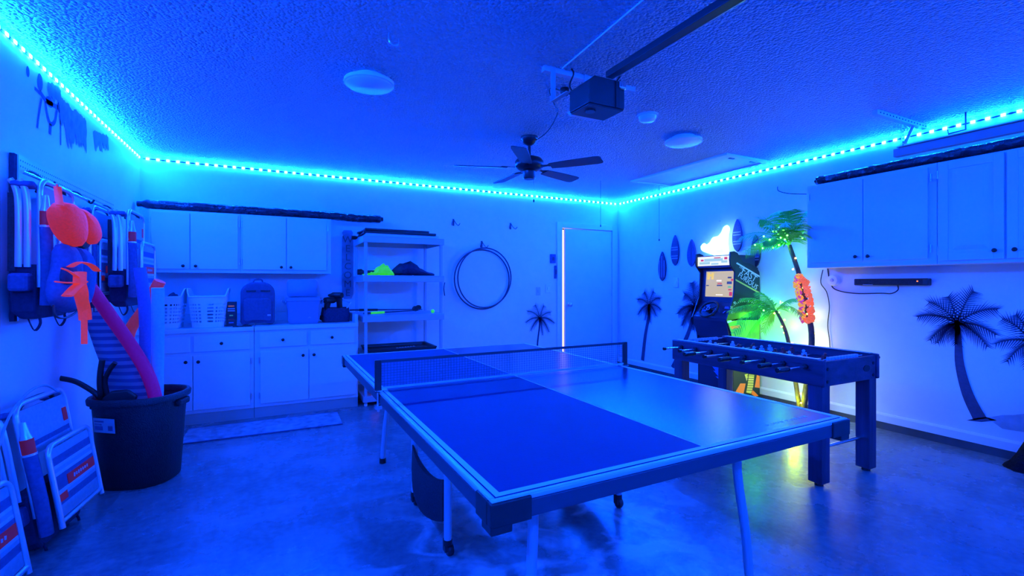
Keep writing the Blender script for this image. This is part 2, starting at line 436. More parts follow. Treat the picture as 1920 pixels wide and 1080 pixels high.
# attic hatch with its casing
hx0, hx1, hy0, hy1 = 3.95, 4.63, 3.15, 4.55
hm = MB(); W_ = .06
hm.box(hx0, hx0 + W_, hy0, hy1, ZC - .022, ZC); hm.box(hx1 - W_, hx1, hy0, hy1, ZC - .022, ZC)
hm.box(hx0 + W_, hx1 - W_, hy0, hy0 + W_, ZC - .022, ZC); hm.box(hx0 + W_, hx1 - W_, hy1 - W_, hy1, ZC - .022, ZC)
ht = thing('attic_hatch', 'white pull-down attic hatch with casing in the ceiling by the right wall', 'hatch', (4.29, 3.85, ZC))
hm.v = [(a - 4.29, b - 3.85, c - ZC) for a, b, c in hm.v]
hm.build('casing', 'trim', ht, bevel=.004)
MB().box(-.279, .279, -.639, .639, -.002, 0).build('shadow_gap', 'wire', ht)  # black sheet standing in for the shade between casing and panel
MB().box(-.268, .268, -.628, .628, -.014, -.003).build('hatch_panel', 'white', ht, bevel=.003)
for yy in (-.16, .16):
    MB().box(yy - .035, yy + .035, -.625, -.6, -.02, -.01).build('hinge', 'bronze', ht)

# ================================================================== LED STRIPS
def led_strip(label, p0, p1, inward, n):
    p0 = Vector(p0); p1 = Vector(p1); mid = (p0 + p1) / 2; d = (p1 - p0); L = d.length; u = d.normalized(); nw = Vector(inward)
    t = thing('led_strip', label, 'light strip', mid)
    along_x = abs(u.x) > .5
    tp = MB()
    if along_x: tp.box(-L / 2, L / 2, -.0005, .0025, -.006, .006)
    else: tp.box(-.0015, .0015, -L / 2, L / 2, -.006, .006)
    tp.build('tape', 'wire', t)
    ch = MB()
    if along_x: ch.box(-.013, .013, -.002, .002, -.009, .009)
    else: ch.box(-.002, .002, -.013, .013, -.009, .009)
    me = ch.mesh('led', 'led')
    for i in range(n):
        p = u * ((i + .5) / n * L - L / 2) + nw * .005
        obj('led', me, t, loc=p)
ZS = 2.545
led_strip('glowing LED strip along the top of the back wall', (XL + .02, YB - .003, ZS), (XR - .02, YB - .003, ZS), (0, -1, 0), 72)
led_strip('glowing LED strip along the top of the left wall', (XL + .003, YB - .02, ZS), (XL + .003, YF + .3, ZS), (1, 0, 0), 84)
led_strip('glowing LED strip along the top of the right wall', (XR - .003, YB - .02, ZS), (XR - .003, YF + .3, ZS), (-1, 0, 0), 84)

led_strip('LED strip along the top of the garage door wall behind the camera', (XL + .02, YF + .003, ZS), (XR - .02, YF + .003, ZS), (0, 1, 0), 60)  # added strip, out of view, to lift light on floor and cabinet fronts

def at_depth(px, py, d):
    r = ray(px, py); f = r.x * _s + r.y * _c
    return Vector((0, 0, CAMZ)) + r * (d / f)

# ================================================================== TABLE TENNIS TABLE
TW, TL, TH = 1.549, 2.63, .76
tt = thing('table_tennis_table', 'blue table tennis table with net, silver legs and black corner caps', 'table', (.476, 1.048, 0), .011)
hw, hl = TW / 2, TL / 2
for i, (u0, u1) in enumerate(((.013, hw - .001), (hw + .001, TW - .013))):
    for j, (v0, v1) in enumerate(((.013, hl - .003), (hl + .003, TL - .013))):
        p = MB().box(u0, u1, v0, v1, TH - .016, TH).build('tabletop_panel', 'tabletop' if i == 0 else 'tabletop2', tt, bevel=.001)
        ln = MB(); z0, z1 = TH + .0002, TH + .0008
        ue = (.0135, .032) if i == 0 else (TW - .032, TW - .0135)
        ln.box(ue[0], ue[1], v0, v1, z0, z1)
        ve = (.0135, .032) if j == 0 else (TL - .032, TL - .0135)
        ua, ub = (ue[1], u1) if i == 0 else (u0, ue[0])
        ln.box(ua, ub, ve[0], ve[1], z0, z1)
        ln.box(*((u1 - .0035, u1) if i == 0 else (u0, u0 + .0015)), *((ve[1], v1) if j == 0 else (v0, ve[0])), z0, z1)
        ln.build('white_line', 'line', p)
for nm, b in (('apron', (.0, TW, -.006, .02)), ('apron', (.0, TW, TL - .02, TL + .006)), ('apron', (-.006, .02, .02, hl - .004)), ('apron', (-.006, .02, hl + .004, TL - .02)), ('apron', (TW - .02, TW + .006, .02, hl - .004)), ('apron', (TW - .02, TW + .006, hl + .004, TL - .02))):
    MB().box(*b, TH - .062, TH - .0165).build(nm, 'tableside', tt, bevel=.003)
for b in ((-.006, TW + .006, -.006, .0125), (-.006, TW + .006, TL - .0125, TL + .006), (-.006, .0125, .0126, hl - .004), (-.006, .0125, hl + .004, TL - .0126), (TW - .0125, TW + .006, .0126, hl - .004), (TW - .0125, TW + .006, hl + .004, TL - .0126)):
    MB().box(*b, TH - .016, TH - .0008).build('edge_trim', 'tableedge', tt, bevel=.004)
for cu, su in ((0, 1), (TW, -1)):
    for cv, sv in ((0, 1), (TL, -1)):
        c = MB(); a = lambda o0, o1, c_, s_: (min(c_ + s_ * o0, c_ + s_ * o1), max(c_ + s_ * o0, c_ + s_ * o1))
        c.box(*a(-.012, .105, cu, su), *a(-.012, .012, cv, sv), TH - .066, TH - .004)
        c.box(*a(-.012, .012, cu, su), *a(.012, .085, cv, sv), TH - .066, TH - .004)
        c.box(*a(-.010, .05, cu, su), *a(-.010, .05, cv, sv), TH - .085, TH - .062)
        c.build('corner_cap', 'plastic', tt, bevel=.004)
for u, su in ((.235, -1), (TW - .235, 1)):
    for v, sv in ((.25, -1), (TL - .25, 1)):
        leg = MB().tube(smooth_path([(u - su * .04, v - sv * .03, TH - .02), (u - su * .04, v - sv * .03, .5), (u - su * .015, v - sv * .01, .25), (u, v, .02)], 4), .0185, 10).build('leg', 'silver', tt)
        MB().cyl((u, v, 0), (u, v, .035), .023).build('foot', 'black', leg)
        bo = MB()
        for bz in (.68, .62): bo.lathe([(.0, .0), (.011, -.001), (.011, -.012), (0, -.013)], (u - su * .04, v - sv * .03 - .018, bz), 10, 0, 'y')
        bo.build('bolt', 'black', leg)
    for v, sv in ((.25, -1), (TL - .25, 1)):
        MB().tube([(u - su * .04, v - sv * .03, .56), (u - su * .04, v - sv * .5, TH - .03)], .009, 8).build('brace', 'plastic', tt)
for u in (.26, TW - .26):
    for v in (1.06, 1.63):
        lg = MB().tube([(u, v, .075), (u, v, TH - .016)], .019, 10).build('wheel_leg', 'silver', tt)
        cs = MB(); cs.lathe([(.0, -.014), (.026, -.014), (.03, -.006), (.03, .006), (.026, .014), (0, .014)], (u + .012, v + .01, .03), 14, 0, 'x'); cs.box(u - .018, u - .004, v - .012, v + .02, .03, .085); cs.cyl((u, v, .06), (u, v, .085), .021)
        cs.build('caster', 'black', lg)
    pk = MB(); n = 10; rings = []
    for k in range(n + 1):
        t = k / n; v = 1.075 + t * .54; sg = .05 * 4 * t * (1 - t); bulge = .03 * 4 * t * (1 - t)
        z1_, z0_ = .365 - sg, .165 - sg * 1.1
        rings.append([Vector((u - .022 - bulge, v, z0_)), Vector((u - .022 - bulge * 1.5, v, (z0_ + z1_) / 2)), Vector((u - .02 - bulge * .6, v, z1_)), Vector((u - .012, v, z1_ - .004)), Vector((u - .012, v, z0_ + .004))])
    pk.loft(rings).build('ball_pocket', 'mesh', tt)
MB().box(.26, TW - .26, 1.3, 1.335, TH - .05, TH - .0165).build('cross_bar', 'silver', tt)
# small printed marks by the near right corner
mk = MB()
for k in range(9): mk.box(TW - .38 + k * .03, TW - .38 + k * .03 + random.uniform(.012, .022), .075, .075 + random.uniform(.008, .016), TH + .0002, TH + .0007)
mk.build('printed_mark', 'line', tt)
# net
net = thing('table_tennis_net', 'black table tennis net clamped across the middle of the blue table', 'net', (.476, 1.048, TH), .011)
for u in (-.028, TW - .004):
    pst = MB().box(u, u + .032, hl - .006, hl + .012, -.005, .155).build('net_post', 'plastic', net, bevel=.003)
    cl = MB().box(u + (0 if u < 0 else -.03), u + .06 if u < 0 else u + .03, hl - .02, hl + .02, .0012, .007)
    cl.cyl((u + .016, hl, -.1), (u + .016, hl, -.005), .007); cl.box(u - .0, u + .032, hl - .018, hl + .018, -.085, -.068)
    cl.build('clamp', 'chrome', pst)
MB().box(.004, TW - .004, hl - .003, hl + .003, .14, .154).build('net_tape', 'netcord', net)
MB().box(.004, TW - .004, hl - .0025, hl + .0025, .010, .02).build('bottom_tape', 'line', net)
nm = MB(); n = 96
for k in range(n):
    u = .01 + (TW - .02) * (k + .5) / n; nm.box(u - .0005, u + .0005, hl - .0005, hl + .0005, .02, .14)
for k in range(1, 9):
    z = .02 + .12 * k / 9; nm.box(.004, TW - .004, hl - .0007, hl + .0007, z - .0005, z + .0005)
nm.build('netting', 'netcord', net, kind='stuff')

# ================================================================== FOOSBALL TABLE
FX0, FX1, FY0, FY1, FZ0, FZ1 = 3.06, 3.71, 1.745, 2.98, .64, .81
fb = thing('foosball_table', 'dark wooden foosball table on four square legs beside the palm', 'table', (FX0, FY0, 0))
fw, fl = FX1 - FX0, FY1 - FY0
for x0, x1 in ((0, .028), (fw - .028, fw)):
    MB().box(x0, x1, -.012, fl + .012, FZ0, FZ1).build('side_panel', 'foos', fb, bevel=.008)
for k_, (y0, y1) in enumerate(((0, .028), (fl - .028, fl))):
    e = MB().box(.029, fw - .029, y0, y1, FZ0, FZ1 - .012).build('end_panel', 'foos', fb, bevel=.003)
    h = MB(); yy = y0 - .001 if k_ == 0 else y1 + .001
    h.lathe([(.0, -.002), (.03, -.002), (.03, .002), (0, .002)], (fw * .78, yy, .72), 16, 0, 'y', 1.3, .75)
    h.build('ball_return', 'black', e)
    bl = MB()
    for bx_ in (.06, fw - .06):
        for bz in (.67, .75): bl.lathe([(.0, -.003), (.011, -.003), (.011, .003), (0, .003)], (bx_, yy, bz), 10, 0, 'y')
    bl.build('bolt_head', 'black', e)
MB().box(.029, fw - .029, .029, fl - .029, .665, .68).build('play_field', 'field', fb)
for x in (.012, fw - .012):
    fn_ = MB().box(x - .006 if x < .1 else x - .03, x + .03 if x < .1 else x + .006, .03, fl - .03, FZ1 + .0005, FZ1 + .004).build('rail_strip', 'line', fb)
lgs = MB().box(0, .088, 0, .088, .022, FZ0).mesh('leg', 'fooslegs')
ft = MB(); ft.cyl((.044, .044, 0), (.044, .044, .014), .026, .024); ft.cyl((.044, .044, .014), (.044, .044, .022), .012); ft = ft.mesh('leveller', 'black')
for x in (.008, fw - .096):
    for y in (.005, fl - .093):
        o = obj('leg', lgs, fb, bevel=.004, loc=(x, y, 0)); obj('leveller', ft, o)
for y in (.05, fl - .05):
    MB().cyl((.09, y, .235), (fw - .09, y, .235), .011).build('stretcher', 'chrome', fb)
rows = [(1, 0, 'r'), (2, 0, 'r'), (3, 1, 'b'), (5, 0, 'r'), (5, 1, 'b'), (3, 0, 'r'), (2, 1, 'b'), (1, 1, 'b')]
pl = MB(); pl.box(-.011, .011, -.009, .009, -.066, -.05); pl.box(-.009, .009, -.006, .006, -.05, -.012); pl.box(-.016, .016, -.011, .011, -.012, .022); pl.ball((0, 0, .034), .012, 8)
pls = {'r': pl.mesh('player', 'red'), 'b': pl.mesh('player', 'bluep')}
hd = MB(); hd.lathe([(.0, 0), (.015, 0), (.017, .01), (.017, .035), (.015, .055), (.017, .075), (.017, .1), (.014, .112), (0, .113)], (0, 0, 0), 12, 0, 'x'); hd = hd.mesh('handle', 'blackgloss')
for k, (n, side, col) in enumerate(rows):
    y = .1 + k * (fl - .2) / 7; z = .755; sl = random.uniform(-.05, .05)
    rd = MB().cyl((-.19 + sl, y, z), (fw + .19 + sl, y, z), .0075, n=8).build('rod', 'chrome', fb)
    for xx in (-.016, fw + .001): MB().lathe([(.0, 0), (.017, 0), (.017, .015), (0, .015)], (xx, y, z), 12, 0, 'x').build('bushing', 'black', rd)
    if side == 0: obj('handle', hd, rd, loc=(-.30 + sl, y, z))
    else: obj('handle', hd, rd, loc=(fw + .19 + sl, y, z))
    if side == 0: MB().lathe([(.0, 0), (.013, 0), (.013, .02), (0, .02)], (fw + .19 + sl, y, z), 10, 0, 'x').build('end_cap', 'blackgloss', rd)
    else: MB().lathe([(.0, 0), (.013, 0), (.013, .02), (0, .02)], (-.21 + sl, y, z), 10, 0, 'x').build('end_cap', 'blackgloss', rd)
    for q in range(n):
        px_ = fw / 2 + sl * .6 + (q - (n - 1) / 2) * (.105 if n > 3 else (.16 if n == 3 else .2))
        obj('player', pls[col], rd, loc=(px_, y, z), rot=(random.uniform(-.5, .5), 0, 0))
for y in (.04, fl - .06):
    sc = MB(); sc.cyl((.1, y + .01, FZ1 - .01), (fw - .1, y + .01, FZ1 - .01), .003)
    for k in range(10): sc.box(.15 + k * .035, .172 + k * .035, y, y + .02, FZ1 - .02, FZ1 + .002)
    sc.build('score_beads', 'bluep', fb)

# ================================================================== CABINETS
def cabinet(name, label, loc, rz, w, d, h, doors, drawers=(), group=None, kick=0.0, raised=False):
    t = thing(name, label, 'cabinet', loc, rz, group)
    MB().box(0, w, .0, d, kick, h).build('body', 'cab', t, bevel=.002)
    if kick: MB().box(.0, w, .012, .03, 0, kick).build('kick_board', 'kick', t)
    kb = MB(); kb.lathe([(.0, 0), (.007, 0), (.007, -.012), (.014, -.018), (.015, -.026), (.009, -.031), (0, -.032)], (0, 0, 0), 12, 0, 'y'); kb = kb.mesh('knob', 'bronze')
    hg = MB(); hg.box(-.006, .006, -.008, 0, 0, .055); hg.cyl((0, -.008, -.004), (0, -.008, .06), .005); hg = hg.mesh('hinge', 'steel')
    for (x0, x1, z0, z1, kx, kz, hx) in doors:
        dm = MB()
        if raised:
            m = .055
            dm.box(x0, x1, -.014, 0, z0, z1)
            dm.box(x0, x0 + m, -.022, -.014, z0, z1); dm.box(x1 - m, x1, -.022, -.014, z0, z1); dm.box(x0 + m, x1 - m, -.022, -.014, z0, z0 + m); dm.box(x0 + m, x1 - m, -.022, -.014, z1 - m, z1)
            a = .02; b = .05
            r0 = [Vector((x0 + m + a, -.014, z0 + m + a)), Vector((x1 - m - a, -.014, z0 + m + a)), Vector((x1 - m - a, -.014, z1 - m - a)), Vector((x0 + m + a, -.014, z1 - m - a))]
            r1 = [Vector((x0 + m + b, -.021, z0 + m + b)), Vector((x1 - m - b, -.021, z0 + m + b)), Vector((x1 - m - b, -.021, z1 - m - b)), Vector((x0 + m + b, -.021, z1 - m - b))]
            dm.loft([r0, r1], smooth=False)
        else: dm.box(x0, x1, -.018, 0, z0, z1)
        o = dm.build('door', 'cab', t, bevel=.003)
        obj('knob', kb, o, loc=(kx, -.022 if raised else -.018, kz))
        for hz in (z0 + .05, z1 - .11): obj('hinge', hg, o, loc=(hx, -.002, hz))
    for (x0, x1, z0, z1, kx) in drawers:
        o = MB().box(x0, x1, -.018, 0, z0, z1).build('drawer', 'cab', t, bevel=.003)
        obj('knob', kb, o, loc=(kx, -.018, (z0 + z1) / 2))
    return t
BY = 5.53
gU = 'wall cabinets above the back counter'
cabinet('wall_cabinet', 'white two-door wall cabinet on back wall, nearest the left corner', (-1.085, BY, 1.40), 0, .755, YB - BY - .004, .605, [(.02, .325, .035, .585, .335 - .06, .065, .012), (.332, .735, .035, .585, .332 + .045, .065, .745)], group=gU)
cabinet('wall_cabinet', 'white two-door wall cabinet on back wall, nearest the metal shelves', (-.328, BY, 1.40), 0, .868, YB - BY - .004, .605, [(.02, .42, .035, .585, .375, .065, .010), (.427, .822, .035, .585, .465, .065, .832)], group=gU)
CY = 5.123
gL = 'base cabinets along the back wall'
cabinet('base_cabinet', 'white base cabinet with drawers, partly hidden behind the black bin', (-1.2, CY, 0), 0, 1.008, YB - CY - .02, .84, [(.02, .517, .135, .635, .47, .583, .008), (.524, .975, .135, .635, .565, .58, .985)], [(.02, .5, .667, .81, .25), (.528, .975, .667, .81, .745)], group=gL, kick=.1)
cabinet('base_cabinet', 'white base cabinet with drawers beside the metal shelves', (-.188, CY, 0), 0, .954, YB - CY - .02, .84, [(.05, .475, .135, .635, .425, .58, .04), (.484, .938, .135, .635, .525, .58, .945)], [(.045, .46, .675, .815, .245), (.494, .92, .675, .815, .695)], group=gL, kick=.1)
def worktop(label, x0, x1, side):
    t = thing('worktop', label, 'worktop', (x0, CY, .84))
    w = x1 - x0; MB().box(0, w, -.022, YB - CY - .004, .0003, .04).build('slab', 'cab', t, bevel=.004)
    MB().box(0, w, YB - CY - .025, YB - CY - .005, .04, .14).build('backsplash', 'cab', t, bevel=.003)
    if side: MB().box(w - .03, w, .0, YB - CY - .023, .04, .13).build('side_lip', 'cab', t, bevel=.003)
worktop('white worktop over the base cabinet, holding the laundry baskets', -1.2, -.193, False)
worktop('white worktop over the base cabinet, holding the cooler and backpack', -.187, .768, True)
# right wall
cabinet('wall_cabinet', 'white flat-door wall cabinet on the right wall', (4.5, 2.70, 1.44), -PI / 2, .975, XR - 4.504, .775, [(.035, .476, .045, .75, .43, .085, .024), (.482, .925, .045, .75, .525, .085, .94)], group='wall cabinets on the right wall')
cabinet('wall_cabinet', 'white raised-panel wall cabinet on the right wall', (4.5, 1.722, 1.44), -PI / 2, .95, XR - 4.504, .775, [(.015, .372, .025, .76, .33, .085, .008), (.385, .742, .025, .76, .43, .085, .75)], group='wall cabinets on the right wall', raised=True)

# ================================================================== ROLLS AND BUNDLES ON CABINETS
def bundle(name, label, path, rx, rz_, axis, n=60, ends=.6):
    P = smooth_path(path, max(2, n // (len(path) - 1))); rings = []
    o = P[0]
    for i, p in enumerate(P):
        t = i / (len(P) - 1); k = 1 if .02 < t < .98 else ends
        ring = []
        for q in range(14):
            a = 2 * PI * q / 14; r = 1 + random.uniform(-.14, .12)
            c, s = math.copysign(abs(math.cos(a)) ** .75, math.cos(a)) * rx * r * k, math.copysign(abs(math.sin(a)) ** .75, math.sin(a)) * rz_ * (1 + random.uniform(-.03, .1)) * k
            ring.append((p - o) + (Vector((0, c, s)) if axis == 'x' else Vector((c, 0, s))))
        rings.append(ring)
    b = MB().loft(rings).build(name, 'wrap', loc=tuple(o)); return tag(b, label, 'roll')
bundle('wrapped_roll', 'long black plastic-wrapped roll lying on the back wall cabinets', [(-1.19, 5.62, 2.058), (-.5, 5.62, 2.058), (.2, 5.62, 2.056), (.54, 5.62, 2.056), (.8, 5.62, 2.046), (1.12, 5.62, 2.05)], .07, .043, 'x')
bundle('wrapped_roll', 'black plastic-wrapped flat bundle lying on the right wall cabinets', [(4.60, 2.66, 2.258), (4.60, 2.3, 2.262), (4.60, 1.9, 2.264), (4.60, 1.4, 2.264), (4.60, .9, 2.264)], .095, .042, 'y')

# ================================================================== GARAGE DOOR TRACK, OPENER
tr = thing('door_track', 'steel garage door track hung from the ceiling above the right wall cabinets', 'track', (4.4, 1.95, 2.3))
g = MB(); g.box(-.028, .028, -3.4, 0, -.003, 0); g.box(-.028, -.025, -3.4, 0, -.0, .055); g.box(.025, .028, -3.4, 0, 0, .055); g.box(-.028, -.012, -3.4, 0, .055, .058); g.box(.012, .028, -3.4, 0, .055, .058)
g.build('channel', 'kick', tr)
MB().box(-.045, .02, -3.4, -.03, .062, .068).build('angle_iron', 'kick', tr)
MB().box(-.44, .30, -.085, -.05, ZC - 2.3 - .035, ZC - 2.3).build('ceiling_angle', 'alum', tr)
hb = MB(); hb.box(-.018, .018, -.05, -.046, -.0, ZC - 2.3 - .036); hb.tube([(.02, -.056, .1), (.13, -.066, ZC - 2.3 - .03)], .012, 6)
hb.build('hanger', 'alum', tr)
hl_ = MB()
for k in range(8): hl_.lathe([(0, -.001), (.006, -.001), (.006, .001), (0, .001)], (0, -.0525, .03 + k * .026), 8, 0, 'y')
for k in range(16): hl_.lathe([(0, -.001), (.006, -.001), (.006, .001), (0, .001)], (-.4 + k * .045, -.087, ZC - 2.3 - .018), 8, 0, 'y')
hl_.build('punched_hole', 'wire', tr)

op = thing('garage_opener', 'dark garage door opener motor hanging from the ceiling', 'opener', (1.60, 2.10, 2.25))
bd = MB(); bd.prism([(-.13, 0), (.11, 0), (.11, .13), (.07, .15), (-.09, .15), (-.13, .12)], lambda a, b, t: (a, t, b), -.085, .1)
bd.build('housing', 'plastic', op, bevel=.006)
MB().box(-.125, .105, -.08, .095, -.008, .0).build('base_plate', 'plastic', op, bevel=.004)
MB().lathe([(0, -.014), (.028, -.014), (.03, -.008), (0, -.008)], (-.06, .0, 0), 16).build('button_pad', 'blackgloss', op)
MB().prism([(-.125, -.01), (.10, -.01), (.08, -.03), (-.1, -.03)], lambda a, b, t: (a, t, b + .028), .101, .135).build('lamp_lens', 'diffuser', op, bevel=.004)
MB().box(.045, .07, -.092, -.086, 0, .14).build('belt_cover', 'black', op)
MB().box(.06, .105, -.11, -.086, .1, .15).build('sprocket', 'chrome', op, bevel=.01)
rl = MB().obox((.03, -1.85, .185), (.05, 3.6, .035)).build('rail', 'plastic', op, bevel=.003)
MB().obox((.06, -1.85, .17), (.006, 3.5, .006)).build('belt', 'alum', rl)
MB().box(-.19, .5, .27, .305, ZC - 2.25 - .03, ZC - 2.25).build('ceiling_angle', 'silver', op)
for b_ in ((-.15, -.12, .262, .268, .12, ZC - 2.25), (.09, .12, .262, .268, .1, ZC - 2.25), (-.15, -.12, .101, .261, .12, .124)): MB().box(*b_).build('hanger', 'kick', op)
MB().tube(smooth_path([(-.05, .12, .1), (-.06, .2, .2), (-.02, .22, .29), (-.02, .24, .328)], 5), .005, 6).build('power_cord', 'wire', op)
MB().tube(smooth_path([(.06, -.1, .16), (.12, -.06, .22), (.1, 0, .16)], 5), .005, 6).build('wire_loop', 'wire', op)
# sensor wire along the ceiling
sw = MB().tube([(1.52, 2.35, ZC - .006), (1.46, 1.3, ZC - .006), (1.40, .4, ZC - .006)], .005, 6).build('ceiling_wire', 'trim'); tag(sw, 'thin pale wire running along the ceiling left of the opener rail', 'wire')

# ================================================================== CEILING FAN
FXc, FYc = 1.985, 3.60
fan = thing('ceiling_fan', 'dark five-blade ceiling fan hanging in front of the back wall', 'fan', (FXc, FYc, ZC))
MB().lathe([(0, 0), (.075, 0), (.075, -.018), (.05, -.06), (.02, -.075), (0, -.075)], (0, 0, 0), 24).build('canopy', 'bronze', fan)
MB().cyl((0, 0, -.19), (0, 0, -.07), .014).build('downrod', 'bronze', fan)
MB().lathe([(0, -.17), (.05, -.17), (.105, -.19), (.125, -.215), (.125, -.26), (.10, -.285), (.06, -.30), (0, -.30)], (0, 0, 0), 28).build('motor', 'bronze', fan)
MB().lathe([(0, -.30), (.055, -.30), (.055, -.355), (.045, -.37), (0, -.37)], (0, 0, 0), 24).build('switch_housing', 'bronze', fan)
MB().tube([(.02, -.045, -.36), (.02, -.045, -.55)], .0018, 5).build('pull_chain', 'chrome', fan)
MB().lathe([(0, -.58), (.006, -.575), (.007, -.56), (.003, -.55), (0, -.55)], (.02, -.045, 0), 10).build('pull_knob', 'bronze', fan)
prof = [(.20, .045), (.30, .055), (.45, .062), (.60, .066), (.64, .06), (.655, .04)]
bl = [(x, -y) for x, y in prof] + [(x, y) for x, y in reversed(prof)]
bm_ = MB().prism(bl, lambda a, b, t: (a, b, t), -.004, .004); blade = bm_.mesh('blade', 'blade')
ir = MB(); ir.prism([(.09, -.02), (.17, -.012), (.25, -.04), (.25, .04), (.17, .012), (.09, .02)], lambda a, b, t: (a, b, t), .0045, .010); iron = ir.mesh('blade_iron', 'bronze')
for k in range(5):
    a = R_(-54 + 72 * k + 0)
    o = obj('blade', blade, fan, loc=(0, 0, -.275), rot=(R_(-11), 0, a)); obj('blade_iron', iron, o)
cw = MB().tube(smooth_path([(FXc + .05, FYc - .02, ZC - .03), (FXc - .02, FYc - .35, ZC - .05), (1.87, 2.95, ZC - .012), (1.75, 2.8, ZC - .035), (1.6, 2.62, ZC - .01), (1.62, 2.36, ZC - .15)], 7), .004, 6).build('fan_cord', 'wire'); tag(cw, 'black cord swagged along the ceiling from the fan to the opener', 'cord')
sk = MB(); sk.lathe([(0, 0), (.03, 0), (.03, -.02), (.022, -.045), (0, -.047)], (0, 0, 0), 14); sk = tag(sk.build('ceiling_outlet', 'bronze', loc=(1.70, 2.60, ZC)), 'small dark ceiling outlet with plug behind the opener', 'outlet')

# ================================================================== CEILING LIGHTS, DETECTOR, HOOKS
def disc(label, x, y, r):
    t = thing('ceiling_light', label, 'lamp', (x, y, ZC))
    MB().lathe([(0, 0), (r * .6, 0), (r * .6, -.03), (r, -.034), (r, -.052), (r * .96, -.056), (0, -.056)], (0, 0, 0), 40).build('rim', 'white', t)
    MB().lathe([(0, -.0562), (r * .94, -.0562), (r * .9, -.062), (0, -.063)], (0, 0, 0), 40).build('diffuser', 'diffuser', t)
disc('unlit round flat ceiling light left of the opener', .515, 2.99, .15)
disc('unlit round flat ceiling light near the attic hatch', 3.185, 2.98, .155)
sd = thing('smoke_detector', 'round white smoke detector on the ceiling right of the opener', 'detector', (2.53, 2.72, ZC))
MB().lathe([(0, 0), (.078, 0), (.078, -.012), (0, -.012)], (0, 0, 0), 28).build('base', 'white', sd)
MB().lathe([(0, -.012), (.068, -.012), (.062, -.035), (.05, -.048), (0, -.05)], (0, 0, 0), 28).build('cover', 'trim', sd)
hk = tag(MB().tube(smooth_path([(0, 0, 0), (0, 0, -.04), (.02, 0, -.06), (.045, 0, -.05), (.05, 0, -.02)], 5), .005, 6).build('ceiling_hook', 'steel', loc=(.515, 2.42, ZC)), 'small steel hook screwed into the ceiling by the left disc light', 'hook')
h1 = wR(1800, 240, 4.6)
hk2 = tag(MB().tube([(0, 0, 0), (0, 0, -.13), (0, .10, -.135), (0, .105, -.1)], .006, 6).build('storage_hook', 'plastic', loc=(4.62, 1.60, ZC)), 'dark square storage hook hanging from the ceiling over right cabinets', 'hook')

# pull cords hanging near the far corner
for (x, y, zt, zb, lab) in ((3.62, 4.72, ZC, 2.03, 'thin dark pull cord hanging before the back wall near the door'), (4.40, 4.52, ZC - .024, 1.87, 'thin dark pull cord hanging from the attic hatch')):
    t = thing('pull_cord', lab, 'cord', (x, y, zt))
    MB().tube([(0, 0, 0), (0, 0, zb - zt)], .0022, 5).build('cord', 'wire', t)
    MB().lathe([(0, -.03), (.007, -.028), (.008, -.01), (.003, 0), (0, 0)], (0, 0, zb - zt), 8).build('toggle', 'wire', t)

# ================================================================== STEEL SHELVES AND WHAT IS ON THEM
sx0, sx1, sy0, sy1 = .825, 1.69, 5.09, 5.76
sh = thing('shelving_unit', 'pale metal shelving unit with five shelves against the back wall', 'shelf', (sx0, sy0, 0))
W, D = sx1 - sx0, sy1 - sy0
levels = [(.10, .06), (.53, .06), (.955, .07), (1.381, .07), (1.80, .07)]
for x in (.004, W - .034):
    for y in (.004, D - .034):
        p = MB().box(x, x + .03, y, y + .03, .02, 1.80).build('post', 'shelfm', sh, bevel=.004)
        MB().cyl((x + .015, y + .015, 0), (x + .015, y + .015, .02), .018).build('foot', 'trim', p)
for z, lh in levels:
    s = MB(); s.box(-.012, W + .012, -.008, D + .004, z - .012, z); s.box(-.012, W + .012, -.010, .0035, z - lh, z - .012); s.box(-.012, W + .012, D - .003, D + .006, z - lh, z - .012); s.box(-.012, .0035, .004, D - .004, z - lh, z - .012); s.box(W - .0035, W + .012, .004, D - .004, z - lh, z - .012)
    s.build('shelf', 'shelfm', sh, bevel=.003)
def flat(label, x, y, z, w, d, h, rz, m, rim):
    t = thing('folded_tray', label, 'tray', (x, y, z), rz, 'folded trays on the top shelf')
    MB().box(-w / 2, w / 2, -d / 2, d / 2, 0, h).build('panel', m, t, bevel=.006)
    MB().tube([(-w / 2, -d / 2, h / 2), (w / 2, -d / 2, h / 2), (w / 2, d / 2, h / 2), (-w / 2, d / 2, h / 2)], h * .7, 8, closed=True).build('rim', rim, t)
flat('dark folded tray lowest on the top shelf', 1.25, 5.40, 1.803, .80, .5, .025, .02, 'fabd', 'alum')
flat('dark folded tray in the middle of the top shelf pile', 1.24, 5.42, 1.838, .78, .48, .022, -.03, 'fabd', 'plastic')
flat('dark folded tray topmost on the shelving unit', 1.20, 5.44, 1.87, .70, .46, .02, .03, 'fabd', 'plastic')
def lump(name, label, cat, m, c, sz, seed, nb=9, rz=0.0, parts=None):
    rnd = random.Random(seed); mb = MB(); n = 18; rings = []
    for i in range(n + 1):
        t = i / n; prof_ = math.sin(PI * min(1, max(0, t * .96 + .02))) ** .45; ring = []
        hh = sz[2] * prof_ * (.7 + .3 * math.sin(t * 7 + seed)) * (1 + rnd.uniform(-.1, .1))
        for q in range(12):
            a = 2 * PI * q / 12; r = 1 + rnd.uniform(-.12, .12)
            ring.append(Vector(((t - .5) * sz[0], math.cos(a) * sz[1] / 2 * prof_ * r, max(0, hh / 2 + math.sin(a) * hh / 2 * r))))
        rings.append(ring)
    mb.loft(rings)
    return tag(mb.build(name, m, loc=c, rot=(0, 0, rz)), label, cat)
lump('mesh_bag', 'crumpled fluorescent green mesh bag on second shelf from the top', 'bag', 'lime', (1.01, 5.28, 1.383), (.33, .22, .13), 3)
lump('duffel_bag', 'limp navy duffel bag on second shelf beside the green bag', 'bag', 'fabd', (1.40, 5.42, 1.383), (.56, .26, .17), 5)
